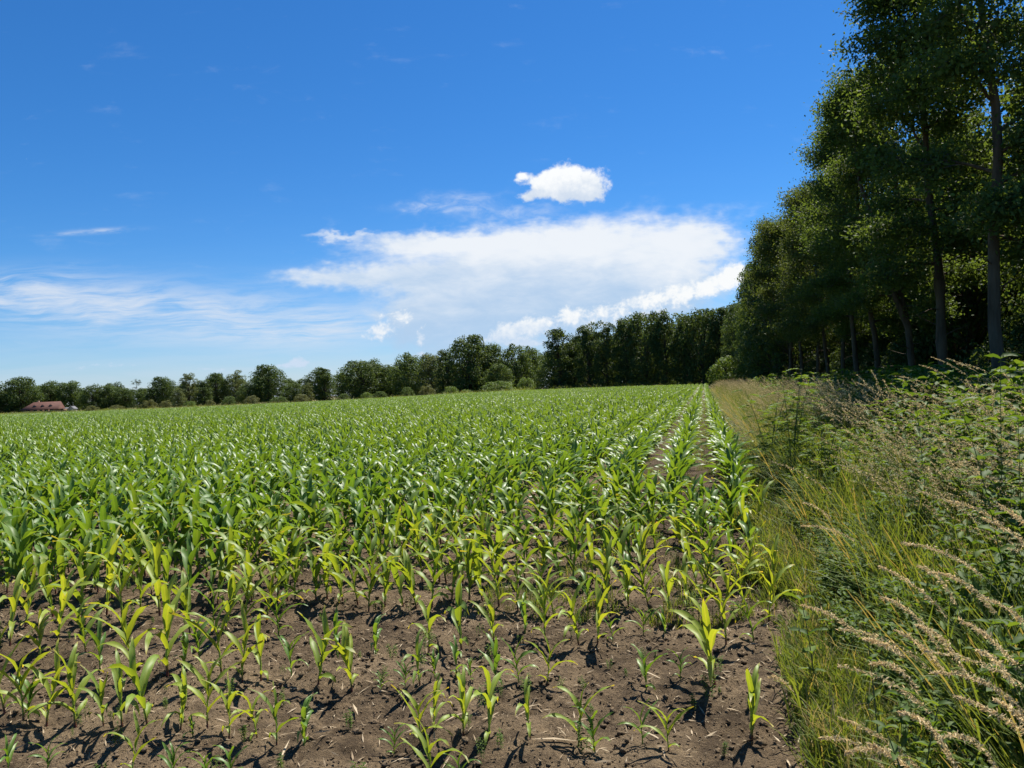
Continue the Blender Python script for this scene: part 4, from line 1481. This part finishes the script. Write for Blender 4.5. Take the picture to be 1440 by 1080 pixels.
# short grass: thick at the field edge, near
PT, RT, SCL, IX = [], [], [], []
n = 15000
v = 1.7 + 60 * rng.random(n) ** 2.0
u = 0.42 + rng.gamma(1.6, 0.9, n) * (0.6 + 0.02 * v)
edge_wob = (vnoise(v * 1.3, v * 0, 33) - 0.5) * 0.55
for a, b2, e in zip(u, v, edge_wob):
    a = a + e * (a < 1.2)
    if a > 5.5:
        continue
    x, y = uv2xy(a, b2)
    if y < 0.9 or (x * x + y * y) < 1.0 or not (-100 < 720 + F * x / y < 1560):
        continue
    s = rng.uniform(0.75, 1.25) * (0.75 + 0.35 * min(1, max(0, a - 0.4))) * (1 + 0.5 * min(1, max(0, (b2 - 5) / 12)))
    PT.append((x, y, gz(x, y) - 0.01)); RT.append((rng.normal(0, 0.1), rng.normal(0, 0.1), rng.uniform(-0.7, 0.7)))
    SCL.append((s, s, s))
    r_ = rng.random()
    IX.append(int(rng.integers(10, 13)) if r_ < 0.13 else int(rng.integers(6)) if (a < 1.0 or r_ < 0.35) else int(rng.integers(6, 10)))
for _ in range(700):
    a, b2 = rng.uniform(-1.6, 0.6), 5 + 45 * rng.random() ** 1.5
    x, y = uv2xy(a, b2)
    s = rng.uniform(0.25, 0.6)
    PT.append((x, y, gz(x, y) - 0.005)); RT.append((0, 0, rng.uniform(0, 6.28))); SCL.append((s, s, s)); IX.append(int(rng.integers(6)))
# rough grass along the far field edge
for _ in range(900):
    x = rng.uniform(-230, 34)
    y = float(far_edge(x)) + rng.uniform(0.3, 4.5)
    s = rng.uniform(1.5, 2.6)
    PT.append((x, y, float(terrain(x, y)))); RT.append((0, 0, rng.uniform(0, 6.28))); SCL.append((s * 2.5, s * 2.5, s)); IX.append(int(rng.integers(6, 13)))
scatter('grass', grass_short, PT, RT, SCL, IX, 'yellow-green grass of the verge beside the field')

# tall flowering grass
PT, RT, SCL, IX = [], [], [], []
n = 6500
v = 3.0 + 85 * rng.random(n) ** 1.7
for b2 in v:
    a = 0.65 + 5.3 * rng.random() ** 1.5
    x, y = uv2xy(a, b2)
    if not (-100 < 720 + F * x / y < 1560):
        continue
    if (b2 < 5 and rng.random() < 0.75) or (b2 < 9 and a < 1.5):
        continue
    if vnoise(np.array(x * 0.5), np.array(y * 0.5), 61) < 0.30:
        continue
    if a < 1.4 and rng.random() < 0.3:
        continue
    s = float(np.clip(0.62 + 0.50 * (a - 0.7) * (1.3 if b2 > 7 else 0.7), 0.55, 1.32)) * rng.uniform(0.85, 1.12)
    PT.append((x, y, gz(x, y))); RT.append((0, 0, rng.normal(0, 0.35))); SCL.append((s, s, s)); IX.append(int(rng.integers(6)))
scatter('tall_grass', tall_kinds, PT, RT, SCL, IX, 'tall flowering grass with buff seed heads on the verge')

# leafy weeds
PT, RT, SCL, IX = [], [], [], []
n = 9500
v = 1.6 + 48 * rng.random(n) ** 1.9
for b2 in v:
    a = 0.62 + rng.gamma(1.7, 1.05)
    if a > 7.5:
        continue
    x, y = uv2xy(a, b2)
    if y < 0.8 or (x * x + y * y) < 1.3 or not (-100 < 720 + F * x / y < 1580):
        continue
    if vnoise(np.array(x * 0.55 + 40), np.array(y * 0.55), 63) < (0.44 if b2 < 7 else 0.30):
        continue
    s = float(np.clip(0.42 + 0.40 * (a - 0.8), 0.4, 1.3)) * rng.uniform(0.8, 1.15)
    if rng.random() < 0.25:
        continue
    if b2 < 6:
        s = min(s, 0.62 + 0.08 * b2)
    PT.append((x, y, gz(x, y))); RT.append((0, 0, rng.uniform(0, 6.28))); SCL.append((s, s, s)); IX.append(int(rng.integers(7)))
for _ in range(420):
    a, b2 = rng.uniform(-7, 0.5), 2.6 + 8 * rng.random() ** 1.3
    x, y = uv2xy(a, b2)
    if y < 2.2:
        continue
    s = rng.uniform(0.05, 0.14)
    PT.append((x, y, gz(x, y) - 0.004)); RT.append((0, 0, rng.uniform(0, 6.28))); SCL.append((s, s, s)); IX.append(int(rng.integers(7)))
scatter('weeds', weed_kinds, PT, RT, SCL, IX, 'leafy green weeds crowding the verge under the trees')

# single tall grass stems that stand out: tip px, tip py, depth of the tip
TIPS = [(1085, 657, 4.3, 'long seed head arching left, uppermost over the field edge'), (1178, 650, 5.0, 'small arching seed head between the leafy sapling and the long field-edge one'),
        (1128, 733, 3.8, 'thin drooping stem below the long arching field-edge seed head'), (1130, 700, 4.2, 'thin bent stem above the middle field-edge weeds'),
        (1127, 846, 3.1, 'seed head bent furthest left and down over the green grass'), (1236, 785, 2.7, 'thick buff seed head at the left end of the upper lit cluster'),
        (1268, 760, 2.75, 'upright buff seed head on top of the upper lit cluster'), (1290, 790, 2.8, 'buff seed head in the middle of the upper lit cluster'), (1305, 815, 2.6, 'buff seed head low in the upper lit cluster'),
        (1241, 839, 2.5, 'pale open seed head just below the upper lit cluster'), (1180, 883, 2.4, 'large lit seed head at the left of the middle cluster'),
        (1215, 905, 2.35, 'lit seed head inside the middle cluster'), (1180, 927, 2.3, 'large lit seed head lowest left of the middle cluster'), (1225, 935, 2.3, 'lit seed head tucked under the middle cluster'),
        (1081, 960, 3.0, 'low buff seed head reaching onto the bare soil'), (1153, 1025, 2.2, 'buff seed head near the bottom edge, leftmost there'),
        (1190, 1046, 2.15, 'buff seed head just right of the bottom leftmost one'), (1222, 1047, 2.1, 'dense buff seed head at the bottom of the verge'),
        (1349, 871, 2.2, 'open pale seed head in the right lit grass'), (1315, 943, 2.0, 'long pale seed head crossing the right lit grass'),
        (1305, 918, 2.05, 'reddish seed head above the long pale crossing one'), (1403, 707, 2.3, 'lone pale seed head high at the right photo edge'),
        (1382, 740, 2.5, 'feathery seed head below the lone one at the right edge'), (1266, 1004, 1.95, 'yellow slender seed head near the bottom right'),
        (1375, 907, 1.9, 'buff seed head low at the right photo edge'), (1330, 700, 3.6, 'tall thin stem crossing the dark weeds at right'), (1290, 690, 3.8, 'thin stem left of the tall one crossing the dark weeds'),
        (1205, 662, 4.6, 'thin arched stem right of the leafy sapling'), (1180, 1000, 2.4, 'seed head in shade above the bottom leftmost one'),
        (1345, 980, 1.95, 'pale seed head low among the right lit grass'), (1400, 985, 1.8, 'pale seed head at the bottom right corner'), (1320, 1040, 1.85, 'yellow seed head touching the bottom edge'),
        (1260, 880, 2.3, 'pale open seed head between the two lit clusters'), (1290, 870, 2.3, 'pale nodding seed head right between the lit clusters'), (1385, 830, 2.3, 'pale nodding seed head in shade at the right edge'),
        (1225, 522, 8.0, 'seed head against the dark trunks, leftmost'), (1258, 525, 7.8, 'seed head against the dark trunks, second from left'), (1292, 512, 7.4, 'seed head against the dark trunks, third from left'),
        (1310, 498, 7.0, 'seed head highest against the dark trunks'), (1332, 503, 6.8, 'seed head in front of the burred thick trunk'), (1345, 512, 6.6, 'seed head right of the burred thick trunk'), (1204, 532, 8.5, 'lower seed head left of those against the trunks')]
rng = np.random.default_rng(61)
for (px, py, dep, lab) in TIPS:
    x, y, zt = at_depth(px, py, dep)
    nod = rng.uniform(0.06, 0.20)
    H = max(zt / (1 - nod), 0.45)
    reach = H * rng.uniform(0.45, 0.75)
    if py > 650:
        reach = H * rng.uniform(0.42, 0.72)
    rg = np.random.default_rng(int(px * 7 + py))
    pts = stem_pts(rg, H, reach, 16, math.atan2(WIND[1], WIND[0]) + rng.normal(0, 0.24), nod)
    off = pts[-1].copy()
    bx, by = x - off[0], y - off[1]
    z0 = gz(bx, by) - 0.01
    t = thing('grass_stem', 'grass stem, ' + lab, 'grass stem', (bx, by, z0), 0, 1.0, 'tall seeding grass stems that stand out')
    b_ = B(); b_.tube(pts, np.linspace(0.0024, 0.0009, 16), 4)
    obj('stem', b_.mesh('grass_stem', M_stem), t)
    b_ = B(); panicle(rg, pts, min(0.42, 0.42 * H) * rg.uniform(0.7, 1.15), int((330 if dep < 4 else 120) * rg.uniform(0.5, 1.1)), b_, 0.0115, rg.uniform(0.1, 0.6))
    obj('seed_head', b_.mesh('seed_head', M_seed, False), t)
    for _ in range(2):
        f = rg.uniform(0.15, 0.5)
        p0 = np.array([np.interp(f, np.linspace(0, 1, 16), pts[:, a]) for a in range(3)])
        b_ = B(); b_.add(*blade(rg, rg.uniform(0.22, 0.38), 0.007, math.atan2(WIND[1], WIND[0]) + rg.normal(0, 0.7), 0.35, rg.uniform(0.6, 1.5), p0, 7))
        obj('leaf', b_.mesh('grass_leaf', M_grass), t)


# leafy plants that stand out
def big_weed(px, py, dep, leaf, pairs, lab, seed, name='tall_weed'):
    x, y, zt = at_depth(px, py, dep)
    H = max(zt, 0.3)
    sb, lb = weed_geo(seed, H, pairs, leaf, 1, 0.0)
    t = thing(name, lab, 'weed', (x, y, gz(x, y) - 0.01), 0, 1.0, 'leafy plants standing out of the verge')
    obj('stem', sb.mesh('weed_stem', M_weedstem), t)
    obj('foliage', lb.mesh('weed_foliage', M_weed), t)


big_weed(1398, 505, 4.6, 0.070, 14, 'tallest leafy weed at the right photo edge, against the dark trees', 901)
big_weed(1425, 520, 4.2, 0.074, 14, 'tall leafy weed cut by the right photo edge', 902)
big_weed(1368, 525, 5.0, 0.061, 14, 'leafy weed with pointed top left of the tallest one', 903)
big_weed(1345, 560, 5.2, 0.055, 14, 'dark-stemmed leafy weed in front of the shaded wood', 904)
big_weed(1300, 580, 5.2, 0.051, 14, 'leafy weed left of the dark-stemmed one', 905)
big_weed(1415, 600, 3.4, 0.061, 14, 'broad-leaved weed below the tallest at the right edge', 906)
big_weed(1230, 868, 2.6, 0.030, 10, 'bright young herb standing among the lit seed heads', 907)
big_weed(1275, 955, 2.2, 0.034, 9, 'bright yellow-green herb low in the right lit grass', 908)
big_weed(1315, 1010, 1.9, 0.030, 9, 'bright yellow-green herb near the bottom right corner', 909)
big_weed(1140, 815, 3.5, 0.055, 6, 'broad-leaved weed at the left edge of the lit grass', 910)


# the leafy saplings in the verge: arching stems with feathery compound leaves
def sapling(px, py, dep, seed, lab):
    rg = np.random.default_rng(seed)
    x, y, zt = at_depth(px, py, dep)
    H = zt
    sb, lb = B(), B()
    for s in range(4):
        h = H * rg.uniform(0.75, 1.0) if s else H
        t_ = np.linspace(0, 1, 8)
        ln = rg.normal(0, 0.14, 2) * h
        pts = np.stack([ln[0] * t_ ** 2, ln[1] * t_ ** 2, h * t_], 1)
        sb.tube(pts, np.linspace(0.009, 0.003, 8), 5)
        for k in range(18):
            f = 0.14 + 0.86 * k / 17
            c = np.array([np.interp(f, t_, pts[:, a]) for a in range(3)])
            a = k * 2.4 + rg.normal(0, 0.3)
            fl = rg.uniform(0.20, 0.30) * (1.15 - 0.5 * f)
            dirh = np.array([math.cos(a), math.sin(a), 0])
            rt = np.linspace(0, 1, 6)
            rp = c + dirh * (fl * rt)[:, None] + np.array([0, 0, 1]) * (0.30 * fl * rt - 0.42 * fl * rt ** 2)[:, None]
            sb.tube(rp, np.linspace(0.002, 0.001, 6), 3)
            for r_ in np.linspace(0.25, 1, 6):
                cc = np.array([np.interp(r_, rt, rp[:, b3]) for b3 in range(3)])
                for sg in (-1, 1):
                    aa_ = a + sg * R(62)
                    v, q = maize_leaf(rg, 0.065, 0.028, aa_, R(78), R(25), 0, 3, 2, 0.1)
                    lb.add(v + cc, q)
    t = thing('sapling', lab, 'sapling', (x, y, gz(x, y) - 0.01))
    obj('stem', sb.mesh('sapling_stem', M_weedstem), t)
    obj('foliage', lb.mesh('sapling_foliage', M_weed), t)


sapling(1108, 520, 9.0, 951, 'bushy young sapling with feathery leaves rising above the verge grass')
sapling(1078, 548, 10.0, 952, 'smaller dark sapling just left of the feathery one')
sapling(1150, 590, 7.5, 953, 'lower sapling with pale leaves right of the feathery one')
